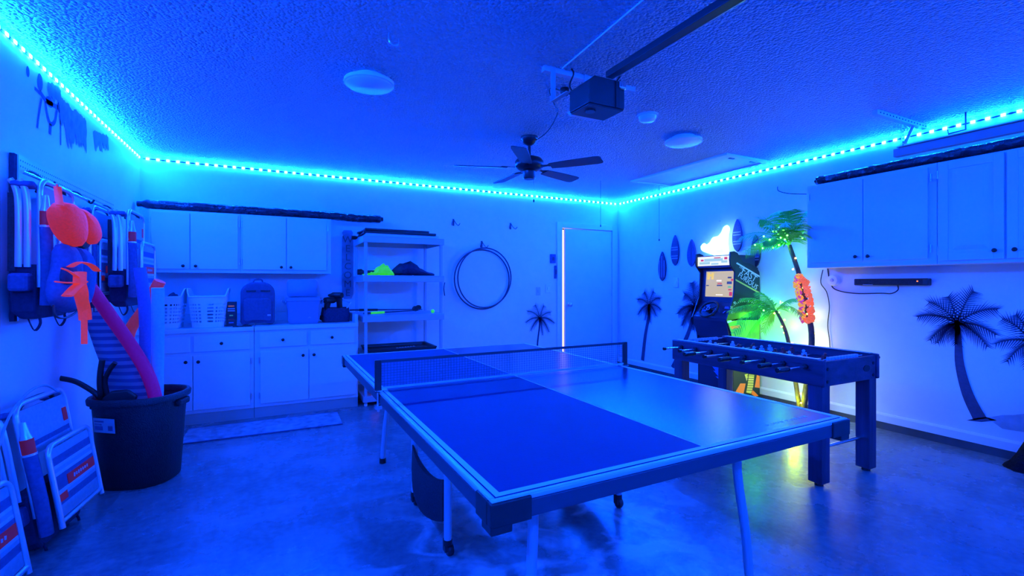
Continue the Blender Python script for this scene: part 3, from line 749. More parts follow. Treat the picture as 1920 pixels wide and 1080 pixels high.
def rod(label, p0, p1, grip):
    t = thing('fishing_rod', label, 'rod', p0); d = Vector(p1) - Vector(p0)
    MB().tube([(0, 0, 0), d], [.010, .005], 8).build('shaft', 'cord', t)
    MB().tube([d * .12, d * .36], .014, 10).build('grip', grip, t)
    c = d * .95; MB().lathe([(0, -.02), (.03, -.02), (.03, -.014), (.012, -.01), (.012, .01), (.03, .014), (.03, .02), (0, .02)], (c.x, c.y + .02, c.z + .02), 14, 0, 'y').build('reel', 'blackgloss', t)
rod('fishing rod with fluorescent green grip on third shelf down', (.83, 5.16, .975), (1.46, 5.30, .985), 'lime')
rod('fishing rod with dark grip lying behind the green-gripped one', (.70, 5.24, 1.01), (1.53, 5.38, .99), 'plastic')
tag(MB().ball((0, 0, 0), .022, 12).build('ball', 'lime', loc=(1.59, 5.16, .978)), 'small green ball at the right end of the third shelf', 'ball')
tl = thing('black_tray', 'black tray with pale squiggles on the fourth shelf', 'tray', (1.25, 5.35, .531))
MB().loft([[Vector((x * k, y * k2, z)) for x, y in ((-.38, -.23), (.38, -.23), (.38, .26), (-.38, .26))] for k, k2, z in ((.95, .95, 0), (1, 1, .05), (1, 1, .055), (.93, .93, .05), (.9, .9, .02))], smooth=False).build('tub', 'plastic', tl, bevel=.004)
sq = MB()
for k in range(7): sq.tube(smooth_path([(-.02 + k * .035, .02 + k * .01, .021), (-.01 + k * .035, .06 + k * .012, .022), (.0 + k * .035, .02 + k * .012, .021)], 4), .004, 5)
sq.build('squiggle', 'line', tl)
tag(MB().ball((0, 0, 0), .045, 16).build('ball', 'artorange', loc=(.95, 5.17, .146)), 'small orange ball on the lowest shelf', 'ball')
tag(MB().box(-.1, .1, -.1, .1, 0, .22).build('storage_box', 'plastic', bevel=.01, loc=(1.02, 5.45, .101)), 'black storage box at the back of the lowest shelf', 'box')
st = MB().tube(smooth_path([(0, 0, 0), (-.012, -.005, -.07), (0, 0, -.15)], 5), [.012] * 11, 6, flat=.35).build('strap', 'fabd', loc=(1.706, 5.08, 1.305)); tag(st, 'short dark strap hanging from the shelf by the right front post', 'strap')
tb = thing('torch', 'black torch poking out left from the second shelf', 'torch', (.915, 5.22, 1.417), 0)
MB().lathe([(0, -.14), (.03, -.14), (.034, -.1), (.02, -.08), (.018, .08), (0, .08)], (0, 0, 0), 14, 0, 'x').build('body', 'black', tb)
tb2 = thing('torch', 'black torch poking out left from the top shelf', 'torch', (.875, 5.66, 1.826), 0.0)
MB().lathe([(0, -.1), (.024, -.1), (.024, -.06), (.018, -.04), (.016, .03), (0, .03)], (0, 0, 0), 14, 0, 'x').build('body', 'black', tb2)

# welcome sign leaning on the back wall
wsx, wz0, wz1 = .755, 1.115, 1.925
ws = thing('welcome_sign', 'narrow wooden vertical WELCOME sign between cabinets and shelves', 'sign', (wsx, YB, wz0))
hw_ = .062; H_ = wz1 - wz0
out = [(-hw_ * .7, 0), (hw_ * .7, 0), (hw_, .05), (hw_, H_ - .09), (hw_ * .82, H_ - .06), (hw_, H_ - .03), (hw_ * .7, H_), (-hw_ * .7, H_), (-hw_, H_ - .03), (-hw_ * .82, H_ - .06), (-hw_, H_ - .09), (-hw_, .05)]
MB().prism(out, lambda a, b, t: (a, t, b), -.022, -.001).build('board', 'wood', ws, bevel=.003)
for i, chh in enumerate('WELCOME'):
    text_mesh('letter', chh, .115, 'signtext', ws, basis((0, -.0235, H_ - .115 - i * .105), (1, 0, 0), (0, 0, 1)), .001)

# ================================================================== BACK WALL FITTINGS
def hook(label, p):
    t = thing('wall_hook', label, 'hook', (p.x, YB, p.z))
    MB().box(-.012, .012, -.004, 0, -.045, .045).build('plate', 'cord', t)
    for s_ in (-1, 1):
        MB().tube(smooth_path([(s_ * .008, -.004, .03), (s_ * .03, -.03, -.02), (s_ * .045, -.07, -.045), (s_ * .055, -.10, -.02)], 5), .005, 6).build('prong', 'cord', t)
hook('dark double wall hook to the left above the hoops', wB(850, 417))
hook('dark double wall hook on the back wall nearest the door', wB(957, 424))
hook('dark wall hook carrying the two hoops', wB(903, 458))
def hoop(label, c, r, ty, tz):
    pts = [(math.cos(a) * r, math.cos(a) * r * ty + math.sin(a) * r * tz, math.sin(a) * r) for a in [2 * PI * k / 64 for k in range(64)]]
    tag(MB().tube(pts, .0095, 8, closed=True).build('hoop', 'cord', loc=c), label, 'hoop', 'hoops hanging on the back wall')
hoop('dark hoop on wall hook, lying flat to the wall', (2.485, YB - .03, 1.35), .40, .0, .02)
hoop('dark hoop on wall hook, tilted out in front', (2.505, YB - .075, 1.37), .40, .07, -.03)
def plate(name, label, cat, p, w, h, d, m, btn=None, wall='B'):
    t = thing(name, label, cat, tuple(p), 0 if wall == 'B' else -PI / 2)
    MB().box(-w / 2, w / 2, -d, 0, -h / 2, h / 2).build('plate', m, t, bevel=.004)
    if btn: MB().box(-w * .16, w * .16, -d - .008, -d, -h * .18, h * .18).build('button', btn, t, bevel=.002)
plate('keypad', 'dark alarm keypad on back wall by the door', 'keypad', wB(1036, 485), .085, .13, .025, 'fabm', 'boards')
plate('remote_holder', 'slim dark door remote below the keypad', 'remote', wB(1041, 510), .035, .19, .02, 'fabm', 'boards')
plate('light_switch', 'plain light switch left of the lit one on back wall', 'switch', wB(1009, 546), .075, .12, .008, 'bluep', 'bluep')
plate('light_switch', 'light switch with a bright button beside the door frame', 'switch', wB(1027.5, 541), .085, .125, .008, 'white', 'button')
plate('light_switch', 'white switch on right wall under the hanging surfboards', 'switch', wR(1268, 530), .08, .13, .012, 'white', 'button', 'R')

# ================================================================== THINGS ON THE WORKTOPS
ZW = .8815
def basket(label, cx, cy, w, d, h, group='laundry baskets on the worktop'):
    t = thing('laundry_basket', label, 'basket', (cx, cy, ZW), 0, group)
    def ring(k, z, n=72, lift=0):
        out = []
        for q in range(n):
            a = 2 * PI * q / n; ca, sa = math.cos(a), math.sin(a)
            x = math.copysign(abs(ca) ** .45, ca) * w / 2 * k; y = math.copysign(abs(sa) ** .45, sa) * d / 2 * k
            out.append(Vector((x, y, z + lift * max(0, (abs(ca) - .72) / .28) ** 1.2)))
        return out
    mb = MB(); nz = 13; n = 72; zs = [0, .035] + [.035 + (h - .085) * k / nz for k in range(1, nz + 1)] + [h - .02, h]
    rings = [ring(.80 + .2 * z / h, z, n, .075 if z >= h - .03 else (.03 if z >= h - .06 else 0)) for z in zs]
    vs = [p for r in rings for p in r]; fs = []
    for i in range(len(rings) - 1):
        for k in range(n):
            if 1 <= i <= nz and i % 2 == 0 and k % 2 == 0: continue
            fs.append((i * n + k, i * n + (k + 1) % n, (i + 1) * n + (k + 1) % n, (i + 1) * n + k))
    fs.append(tuple(range(n)))
    mb.add(vs, fs, 0, False)
    o = mb.build('basket_wall', 'basket', t); s = o.modifiers.new('thick', 'SOLIDIFY'); s.thickness = .003
    MB().tube(ring(1.01, h, 72, .075), .006, 6, closed=True).build('rim', 'basket', t)
basket('white perforated laundry basket nearest the left wall', -.93, 5.32, .34, .36, .29)
basket('white perforated laundry basket beside the small dark box', -.575, 5.32, .325, .36, .29)
lump('goggles_bag', 'dark crumpled bag lying in the left laundry basket', 'bag', 'fabd', (-.93, 5.32, 1.08), (.26, .22, .16), 8)
lump('towel', 'pale folded towel lying in the right laundry basket', 'towel', 'fabl', (-.575, 5.36, 1.0), (.24, .22, .1), 4)
bx = thing('game_box', 'small dark box with coloured print beside the laundry basket', 'box', (-.388, 5.27, ZW))
MB().box(-.042, .042, -.04, .04, 0, .235).build('carton', 'plastic', bx, bevel=.002)
for z, m, w_ in ((.19, 'artorange', .05), (.165, 'sticker', .06), (.145, 'sticker', .06), (.10, 'artyellow', .03), (.06, 'artred', .05), (.03, 'artblue', .04)):
    MB().box(-w_ / 2, w_ / 2, -.0412, -.0402, z, z + .010).build('print', m, bx)
lump('sunglasses', 'dark folded sunglasses on the worktop edge before the backpack', 'glasses', 'plastic', (-.29, 5.14, ZW), (.16, .05, .022), 2)
bp_ = thing('backpack', 'navy rounded backpack standing on the worktop', 'bag', (-.165, 5.36, ZW))
def rslab(w, h, r, n=8):
    pts = [(-w / 2 + .02, 0), (-w * .2, .02), (w * .2, .02), (w / 2 - .02, 0), (w / 2, .03)]
    pts += [(w / 2 - r + r * math.cos(a), h - r + r * math.sin(a)) for a in [PI / 2 * k / n for k in range(n + 1)]]
    pts += [(-w / 2 + r + r * math.cos(a), h - r + r * math.sin(a)) for a in [PI / 2 + PI / 2 * k / n for k in range(n + 1)]]
    return pts + [(-w / 2, .03)]
MB().prism(rslab(.30, .425, .11), lambda a, b, t: (a, t, b), -.09, .09).build('body', 'backpack', bp_, bevel=.02)
MB().prism([(a, b * .72 + .03) for a, b in rslab(.25, .33, .05)], lambda a, b, t: (a, t, b), -.115, -.089).build('front_pocket', 'backpack', bp_, bevel=.012)
MB().box(-.1, -.015, -.098, -.089, .33, .345).build('zip', 'plastic', bp_); MB().box(.025, .11, -.098, -.089, .33, .345).build('zip', 'plastic', bp_)
MB().tube(smooth_path([(-.04, 0, .42), (-.03, 0, .45), (.03, 0, .45), (.04, 0, .42)], 4), .008, 6).build('handle', 'backpack', bp_)
MB().box(.085, .115, -.1165, -.115, .09, .105).build('badge', 'sticker', bp_)
co = thing('cooler', 'blue-grey cooler box with its lid standing open on the worktop', 'cooler', (.25, 5.36, ZW))
def rr(w, d, r, z, n=6):
    out = []
    for cx, cy, a0 in ((w / 2 - r, d / 2 - r, 0), (-w / 2 + r, d / 2 - r, PI / 2), (-w / 2 + r, -d / 2 + r, PI), (w / 2 - r, -d / 2 + r, 1.5 * PI)):
        for k in range(n + 1): a = a0 + PI / 2 * k / n; out.append(Vector((cx + r * math.cos(a), cy + r * math.sin(a), z)))
    return out
MB().loft([rr(.27, .24, .03, .0), rr(.29, .26, .03, .02), rr(.32, .28, .03, .23), rr(.335, .295, .03, .235), rr(.335, .295, .03, .265), rr(.29, .25, .025, .265), rr(.27, .23, .02, .1)]).build('tub', 'cooler', co)
lid = MB().loft([[Vector((p.x, .12 + p.z, .295 + p.y)) for p in rr(.30 * k, .19 * k, .035, z)] for k, z in ((.9, 0), (1, .01), (1, .045), (.93, .06))]); lid.v = [(a, b, c + .065) for a, b, c in lid.v]
lid.build('lid', 'coolerlid', co)
for s_ in (-1, 1): MB().tube(smooth_path([(s_ * .165, -.06, .2), (s_ * .19, -.06, .23), (s_ * .19, .06, .23), (s_ * .165, .06, .2)], 4), .008, 6).build('handle', 'coolerlid', co)
MB().prism([(-.012, .06), (.018, .06), (.004, .075)], lambda a, b, t: (a + .05, t, b), -.140, -.137).build('badge', 'sticker', co)
tg = thing('tool_bag', 'open dark tool bag at the right end of the worktop', 'bag', (.575, 5.42, ZW))
MB().loft([rr(.27, .24, .04, 0), rr(.28, .26, .04, .08), rr(.26, .22, .04, .15), rr(.24, .2, .04, .15), rr(.23, .19, .04, .04)]).build('body', 'fabd', tg)
MB().tube(smooth_path([(.1, -.1, .14), (.14, -.11, .2), (.13, -.05, .21), (-.02, 0, .27)], 5), .008, 6).build('strap', 'alum', tg)
def drill(label, loc, rz, tilt):
    t = thing('cordless_drill', label, 'drill', loc, rot=(tilt, 0, rz), group='drills in the tool bag')
    MB().lathe([(0, -.06), (.03, -.06), (.034, -.03), (.034, .05), (.02, .08), (.012, .11), (0, .11)], (0, 0, .19), 14, 0, 'x').build('motor_body', 'black', t)
    MB().loft([[Vector((x * k - .02, y * k, z)) for x, y in ((-.025, -.02), (.025, -.02), (.025, .02), (-.025, .02))] for k, z in ((1.0, .02), (.9, .1), (1.05, .18))]).build('grip', 'black', t)
    MB().box(-.065, .03, -.03, .03, -.03, .02).build('battery', 'black', t, bevel=.006)
drill('black cordless drill leaning in the tool bag, nearer the cooler', (.48, 5.36, ZW + .05), .6, .25)
drill('black cordless drill standing in the tool bag, nearer the shelves', (.60, 5.37, ZW + .095), 2.4, -.1)

# ================================================================== FLOOR MAT
fm = thing('floor_mat', 'long pale woven floor mat in front of the base cabinets', 'mat', (-.075, 4.755, 0), -.008)
MB().box(-.62, .62, -.215, .215, .001, .009).build('weave', 'mat', fm, bevel=.003)
for s_ in (-1, 1): MB().box(-.62, .62, s_ * .2175 - .006, s_ * .2175 + .006, .001, .010).build('binding', 'fabm', fm)
# ================================================================== PEGBOARD AND FOLDING CHAIRS ON THE LEFT WALL
pg = thing('pegboard', 'perforated pegboard on the left wall behind the hanging chairs', 'pegboard', (XL + .004, 3.30, 1.10))
MB().box(.018, .024, 0, 1.62, 0, .86).build('board', 'white', pg)
MB().box(.0, .0178, -.03, .03, 0, .86).build('batten', 'fabd', pg)
MB().box(.0, .0178, 1.56, 1.62, 0, .86).build('batten', 'fabd', pg)
ph = MB()
for i in range(62):
    for j in (1, 2, 3): ph.box(.0241, .0246, .016 + i * .0254, .024 + i * .0254, .86 - .03 * j, .868 - .03 * j)
ph.build('peg_hole', 'wire', pg, kind='stuff')
rb = thing('hanging_rail', 'steel hanging rail with hooks holding the beach chairs on the left wall', 'rail', (XL, 3.05, 1.83))
MB().tube([(.13, 0, 0), (.13, 2.35, 0)], .009, 8).build('bar', 'chrome', rb)
for y in (.3, .9, 1.5, 2.1):
    MB().tube(smooth_path([(.026, y, .05), (.07, y, .05), (.12, y, .0), (.14, y, -.014), (.155, y, .01)], 4), .006, 6).build('hook', 'plastic', rb)

def beach_chair(label, loc, rz, group, w=.46, h=.66, rot=None):
    # local x = width, local -y = face, z up; folded flat
    t = thing('beach_chair', label, 'chair', loc, rz, group, rot)
    # back frame
    def utube(x0, x1, y, z0, z1, r, rc=.06):
        pts = [(x0, y, z0), (x0, y, z1 - rc)]
        pts += [(x0 + rc - rc * math.cos(a), y, z1 - rc + rc * math.sin(a)) for a in [PI / 2 * k / 5 for k in range(1, 6)]]
        pts += [(x1 - rc + rc * math.sin(a), y, z1 - rc + rc * math.cos(a)) for a in [PI / 2 * k / 5 for k in range(6)]]
        return pts + [(x1, y, z0)]
    MB().tube(utube(.02, w - .02, -.125, .12, h - .0, .012), .0125, 8).build('back_frame', 'alum', t)
    MB().tube(utube(.045, w - .012, -.195, .03, .43, .012, .05), .0125, 8).build('seat_frame', 'alum', t)
    MB().tube([(.045, -.195, .06), (w - .012, -.195, .06)], .0115, 8).build('rear_bar', 'alum', t)
    # side legs, flat paddle arms
    for x in (-.008, w + .008):
        for y in (-.055, -.088):
            MB().tube(smooth_path([(x, y, .22), (x, y, h - .14), (x + .004, y + .012, h - .05), (x, y + .03, h - .012)], 4), .0135, 8, flat=.6).build('leg', 'alum', t)
    for x in (.005, w - .005):
        MB().obox((x, -.07, h - .035), (.045, .09, .028), (0, .35, 0)).build('arm', 'fabm', t, bevel=.008)
    # seat cloth with stripes, seen on the outer face
    x0, x1 = .06, w - .027; zz = .075; cl = MB(); seq = [(.06, 0), (.035, 1), (.018, 0), (.018, 2), (.07, 1), (.016, 2), (.02, 0), (.016, 2), (.04, 1), (.05, 0)]
    for hgt, mi in seq:
        z1 = min(zz + hgt, .412)
        if z1 > zz: cl.box(x0, x1, -.196, -.188, zz, z1, mi)
        zz = z1
    seat = cl.build('seat_cloth', ['fabl', 'fabm', 'bluep'], t)
    MB().box(x0 + .10, x1 - .004, -.1985, -.1965, .205, .255).build('label_patch', 'fabr', seat)
    lt_ = MB()
    for k in range(7): lt_.obox((x0 + .16 + k * .022, -.1992, .231), (.013, .001, random.uniform(.012, .022)), (0, .3, 0))
    lt_.build('woven_script', 'sticker', seat)
    MB().box(x0 + .0, x0 + .075, -.1985, -.1965, .15, .185).build('label_patch', 'fabr', seat)
    # back cloth above and behind
    bc = MB(); bc.box(.035, w - .035, -.128, -.120, .40, h - .03, 0); bc.box(.035, w - .035, -.1295, -.1285, .44, .465, 1)
    bk = bc.build('back_cloth', ['fabl', 'fabm'], t)
    MB().box(w - .075, w - .036, -.131, -.129, .49, .56).build('label_patch', 'fabr', bk)
    # padded pillow roll on near edge with red band
    pr_ = MB().tube(smooth_path([(.015, -.150, .03), (.012, -.155, .2), (.012, -.15, .42)], 5), [.026] * 11, 10).build('side_roll', 'fabm', t)
    MB().cyl((.012, -.15, .43), (.012, -.15, .50), .024).build('red_band', 'fabr', pr_)
    MB().lathe([(0, .42), (.027, .42), (.027, .43), (0, .43)], (.012, -.15, 0), 12).build('clip', 'alum', pr_)
    MB().lathe([(0, .50), (.024, .50), (.016, .53), (.010, .58), (0, .585)], (.012, -.15, 0), 12).build('tip', 'alum', pr_)
    # storage pouch, netting and shoulder straps
    po = MB().loft([[Vector((x, y, z)) for x, y in ((a0, -.11), (w - a0, -.11), (w - a0, b0), (a0, b0))] for z, a0, b0 in ((-.04, .05, -.04), (.0, .025, -.015), (.20, .02, -.012), (.235, .03, -.03))], smooth=False).build('pouch', 'fabd', t, bevel=.012)
    MB().loft([[Vector((.0 + x, y, z)) for x, y in ((-.03, -.10), (.06, -.10), (.06, -.02), (-.03, -.02))] for z, k in ((.10, 0), (.19, 0))], smooth=False).build('flap', 'fabm', po, bevel=.015)
    MB().box(-.006, -.001, -.046, -.016, .20, .58).build('netting', 'mesh', t)
    for x in (.06, w - .09):
        MB().tube(smooth_path([(x, -.1, .0), (x + .01, -.11, -.06), (x + .03, -.08, -.10), (x + .04, -.05, -.03)], 5), .006, 6, flat=.5).build('strap', 'fabd', po)
    MB().tube(smooth_path([(.07, -.10, h - .06), (.12, -.11, h - .005), (w - .12, -.11, h - .005), (w - .07, -.10, h - .06)], 5), .012, 8).build('carry_handle', 'plastic', t)
    return t
gH = 'folded beach chairs hung on the left wall'
YAWC = PI / 2
c0 = beach_chair('folded striped beach chair hanging nearest the camera, behind the life vest', (XL + .035, 3.13, 1.155), YAWC, gH)
for lab, y, dx, sy in (('folded beach chair hanging flat between the vest and the end chair', 4.12, .0, .48), ('hanging beach chair nearest the wall cabinets, striped face showing', 4.22, .105, 1.0)):
    c = copy_tree(c0); c.location = (XL + .035 + dx, y, 1.165); c.scale = (1, sy, 1); c['label'] = lab
gF = 'folded beach chairs stacked on the floor'
c1 = copy_tree(c0); c1['label'] = 'folded striped beach chair leaning on left wall beside the black bin'; c1['group'] = gF
c1.location = (XL + .09, 2.98, .045); c1.rotation_euler = (R_(-9), 0, YAWC - R_(6)); c1.scale = (1.0, 1.05, 1.0)
c2 = copy_tree(c0); c2['label'] = 'folded beach chair on the floor at the photo\'s left edge, mostly cut off'; c2['group'] = gF
c2.location = (XL + .09, 2.17, .045); c2.rotation_euler = (R_(-9), 0, YAWC - R_(4))
arc_ = MB().tube(smooth_path([(XL + .10, 2.86, .45), (XL + .12, 2.93, .66), (XL + .14, 3.06, .76), (XL + .16, 3.2, .775), (XL + .18, 3.3, .72)], 6), .006, 8); o = arc_.build('hose_loop', 'fabl'); tag(o, 'thin pinkish cord looped over the floor beach chair', 'cord')

# ================================================================== LIFE VEST
VX = -.915
def vp(px, py, dx=0.0): return wL(px, py, VX + dx)
lv = thing('life_vest', 'orange-collared navy life vest with orange straps hanging before the chairs', 'vest', tuple(vp(127, 350)))
lo = Vector(lv.location)
def pillow(ctr, half, ang, thick, mat_, name, bend=0.0):
    # rounded pillow in the y-z plane
    mb = MB(); n = 14; rings = []
    for i in range(n + 1):
        t = -1 + 2 * i / n; k = (1 - abs(t) ** 2.6) ** .5 if abs(t) < 1 else .02; ring = []
        for q in range(14):
            a = 2 * PI * q / 14
            u = math.cos(a) * half[0] * k + bend * (1 - t * t); x = math.sin(a) * thick * k * (.7 + .3 * abs(math.sin(a))); v = t * half[1]
            y = u * math.cos(ang) - v * math.sin(ang); z = u * math.sin(ang) + v * math.cos(ang)
            ring.append(Vector((ctr.x - lo.x + x, ctr.y - lo.y + y, ctr.z - lo.z + z)))
        rings.append(ring)
    return mb.loft(rings).build(name, mat_, lv)
def puffy(outline, th, m, name, dx=0.0):
    P = [vp(x, y, dx) - lo for x, y in outline]; P = [p for p in smooth_path(P + [P[0]], 3)][:-1]
    c = sum(P, Vector()) / len(P); rings = []
    for k, t in ((.3, -1), (.75, -.85), (.95, -.5), (1, 0), (.95, .5), (.75, .85), (.3, 1)):
        rings.append([c + (p - c) * k + Vector((t * th, 0, 0)) for p in P])
    return MB().loft(rings).build(name, m, lv)
puffy([(106, 388), (115, 379), (128, 382), (140, 394), (147, 415), (148, 442), (143, 461), (135, 461), (124, 448), (112, 425), (106, 402)], .055, 'orange', 'collar_lobe')
puffy([(136, 388), (150, 392), (165, 405), (175, 425), (178, 447), (172, 458), (164, 456), (158, 446), (150, 432), (146, 412)], .05, 'orange', 'collar_lobe', -.04)
puffy([(146, 438), (158, 446), (166, 456), (160, 466), (150, 464)], .02, 'trunk', 'collar_lining', -.06)
puffy([(116, 456), (132, 462), (140, 480), (140, 520), (138, 560), (134, 586), (112, 580), (100, 562), (104, 530), (112, 500)], .05, 'fabm', 'front_panel', -.03)
puffy([(140, 462), (156, 468), (166, 482), (168, 520), (162, 560), (150, 586), (140, 570), (142, 520)], .045, 'fabm', 'front_panel', -.05)
puffy([(120, 500), (140, 505), (140, 530), (118, 530)], .02, 'fabd', 'chest_pad', .02)
def strap(pts, wdt=.018, name='strap'):
    P = [vp(x, y, d) - lo for x, y, d in pts]
    MB().tube(smooth_path(P, 6), [wdt] * ((len(P) - 1) * 6 + 1), 8, flat=.22).build(name, 'strap', lv)
strap([(132, 500, .045), (150, 492, .06), (170, 497, .08), (182, 508, .08)], .018)
strap([(115, 503, .05), (132, 510, .075), (150, 524, .085)], .017)
strap([(103, 528, .04), (125, 530, .075), (150, 530, .085)], .015)
strap([(150, 510, .09), (150, 545, .1), (158, 580, .1), (160, 600, .1)], .024)
strap([(155, 528, .095), (140, 540, .095), (126, 555, .09)], .022)
strap([(152, 520, .095), (160, 550, .1), (158, 585, .1), (158, 612, .1), (158, 645, .1)], .013)
strap([(108, 350, -.01), (109, 362, .0), (112, 385, .03)], .014, 'hanging_loop')
MB().tube(smooth_path([vp(100, 572, .0) - lo, vp(104, 592, .01) - lo, vp(122, 596, .02) - lo, vp(143, 585, .01) - lo, vp(150, 570, 0) - lo], 6), .005, 6).build('draw_cord', 'wire', lv)
MB().tube([vp(109, 352, -.10) - lo, vp(108, 349, -.0) - lo, vp(106, 344, .0) - lo], .005, 6).build('hook', 'chrome', lv)

# ================================================================== BIN WITH POOL NOODLES
bc_ = Vector((-.80, 3.875, 0))
bn = thing('storage_bin', 'tall black plastic bin with white sticker, holding pool noodles', 'bin', tuple(bc_), R_(-20))
def oval(rx, ry, z, n=36, p=.8):
    return [Vector((math.copysign(abs(math.cos(a)) ** p, math.cos(a)) * rx, math.copysign(abs(math.sin(a)) ** p, math.sin(a)) * ry, z)) for a in [2 * PI * k / n for k in range(n)]]
MB().loft([oval(.20, .185, 0), oval(.207, .192, .01), oval(.24, .222, .53), oval(.24, .222, .535), oval(.23, .212, .53), oval(.20, .185, .02)]).build('tub', 'bin', bn)
MB().loft([oval(.24, .222, .535), oval(.262, .244, .535), oval(.265, .247, .562), oval(.257, .239, .575), oval(.243, .225, .575), oval(.231, .213, .56), oval(.231, .213, .535)], caps=False).build('rim', 'bin', bn)
for a in (PI * .02, PI * 1.02):
    c, s = math.cos(a), math.sin(a)
    MB().obox((c * .247, s * .22, .505), (.04, .13, .045), (0, 0, a)).build('handle', 'bin', bn, bevel=.012)
for a in (R_(-28), R_(-118)):
    c, s = math.cos(a), math.sin(a); MB().tube([(c * .202, s * .188, .02), (c * .240, s * .225, .53)], .008, 6).build('rib', 'bin', bn)
sa = R_(-108); sd_ = Vector((math.cos(sa) * .236, math.sin(sa) * .222, .42))
bx_ = basis(sd_, (math.cos(sa + PI / 2), math.sin(sa + PI / 2), 0), (math.cos(sa) * .07, math.sin(sa) * .07, 1))
lb = MB().box(-.08, .08, -.045, .045, .008, .0095); lb.v = [tuple(bx_ @ Vector(v)) for v in lb.v]
lb = lb.build('sticker', 'sticker', bn)
lt = MB(); lt.box(-.07, -.01, -.03, -.005, .0096, .0105); lt.box(-.07, -.015, .005, .01, .0096, .0105); lt.box(-.07, .0, .02, .03, .0096, .0105); lt.box(.03, .065, -.03, .0, .0096, .0105)
lt.v = [tuple(bx_ @ Vector(v)) for v in lt.v]; lt.build('print', 'fabm', lb)
def noodle(label, pts, r, m):
    P = smooth_path([at_depth(*p) for p in pts], 6); o0 = P[0]
    rings = None
    tag(MB().tube([p - o0 for p in P], r, 16).build('pool_noodle', m, loc=tuple(o0)), label, 'noodle', 'pool noodles standing in the bin')
noodle('purple pool noodle leaning left across the others from the bin', [(168, 538, 2.86), (205, 590, 2.94), (247, 650, 3.0), (276, 700, 3.02), (291, 745, 3.03), (296, 800, 3.03), (296, 850, 3.04)], .037, 'pinkfoam')
noodle('mid-blue pool noodle standing left of the pale blue one', [(262, 502, 3.14), (270, 560, 3.16), (273, 620, 3.17), (272, 690, 3.18), (270, 760, 3.18), (268, 850, 3.18)], .036, 'bluefoam')
noodle('pale blue pool noodle standing upright at the right of the bin', [(296, 540, 3.08), (296, 620, 3.09), (295, 700, 3.09), (294, 770, 3.09), (291, 860, 3.09)], .036, 'cyanfoam')
noodle('coral pink pool noodle behind the blue ones', [(300, 527, 3.28), (270, 580, 3.27), (242, 625, 3.26), (238, 690, 3.24), (246, 760, 3.2), (254, 850, 3.16)], .036, 'redfoam')
# striped umbrella sleeve
P = smooth_path([at_depth(*p) for p in ((180, 585, 3.08), (203, 640, 3.08), (232, 700, 3.08), (248, 755, 3.08), (256, 850, 3.08))], 5); o0 = P[0]; rings = []
d0 = (P[-1] - P[0]).normalized(); rt = Vector((_c, -_s, 0)); rt = (rt - d0 * rt.dot(d0)).normalized(); fwv = d0.cross(rt)
for i, p in enumerate(P):
    t = i / (len(P) - 1); wd = .075 + .06 * min(1, t * 1.6); tk = .035 + .02 * t
    rings.append([(p - o0) + rt * (math.cos(a) * wd) + fwv * (math.sin(a) * tk * (1 + .2 * math.sin(3 * a + t * 9))) for a in [2 * PI * q / 16 for q in range(16)]])
tag(MB().loft(rings).build('beach_umbrella_sleeve', 'towel', loc=tuple(o0)), 'blue striped cloth sleeve sticking out of the black bin', 'sleeve')
def hose(label, pts, r):
    P = smooth_path([at_depth(*p) for p in pts], 6); tag(MB().tube([p - P[0] for p in P], r, 10).build('hose', 'black', loc=tuple(P[0])), label, 'hose')
hose('black hose end curling out left over the bin rim', [(112, 709, 2.95), (140, 715, 2.95), (165, 728, 2.95), (184, 742, 2.95), (205, 765, 3.0), (222, 840, 3.02)], .016)
hose('black hose standing upright in the bin beside the sleeve', [(192, 675, 2.93), (188, 700, 2.93), (188, 730, 2.94), (196, 790, 2.98), (206, 850, 3.0)], .016)
hose('black bent hose in front of the striped sleeve', [(216, 680, 2.94), (203, 698, 2.94), (197, 722, 2.95), (212, 780, 2.98), (216, 850, 2.98)], .014)
fl_ = thing('flipper', 'dark swim fin jammed into the front of the bin', 'fin', tuple(at_depth(225, 745, 2.95)))
MB().loft([[Vector((x * k, y, z)) for x, y in ((-.09, -.02), (.09, -.02), (.09, .02), (-.09, .02))] for z, k in ((-.12, .5), (-.02, .9), (.0, 1), (.045, .45))], smooth=False).build('blade', 'black', fl_, bevel=.012)

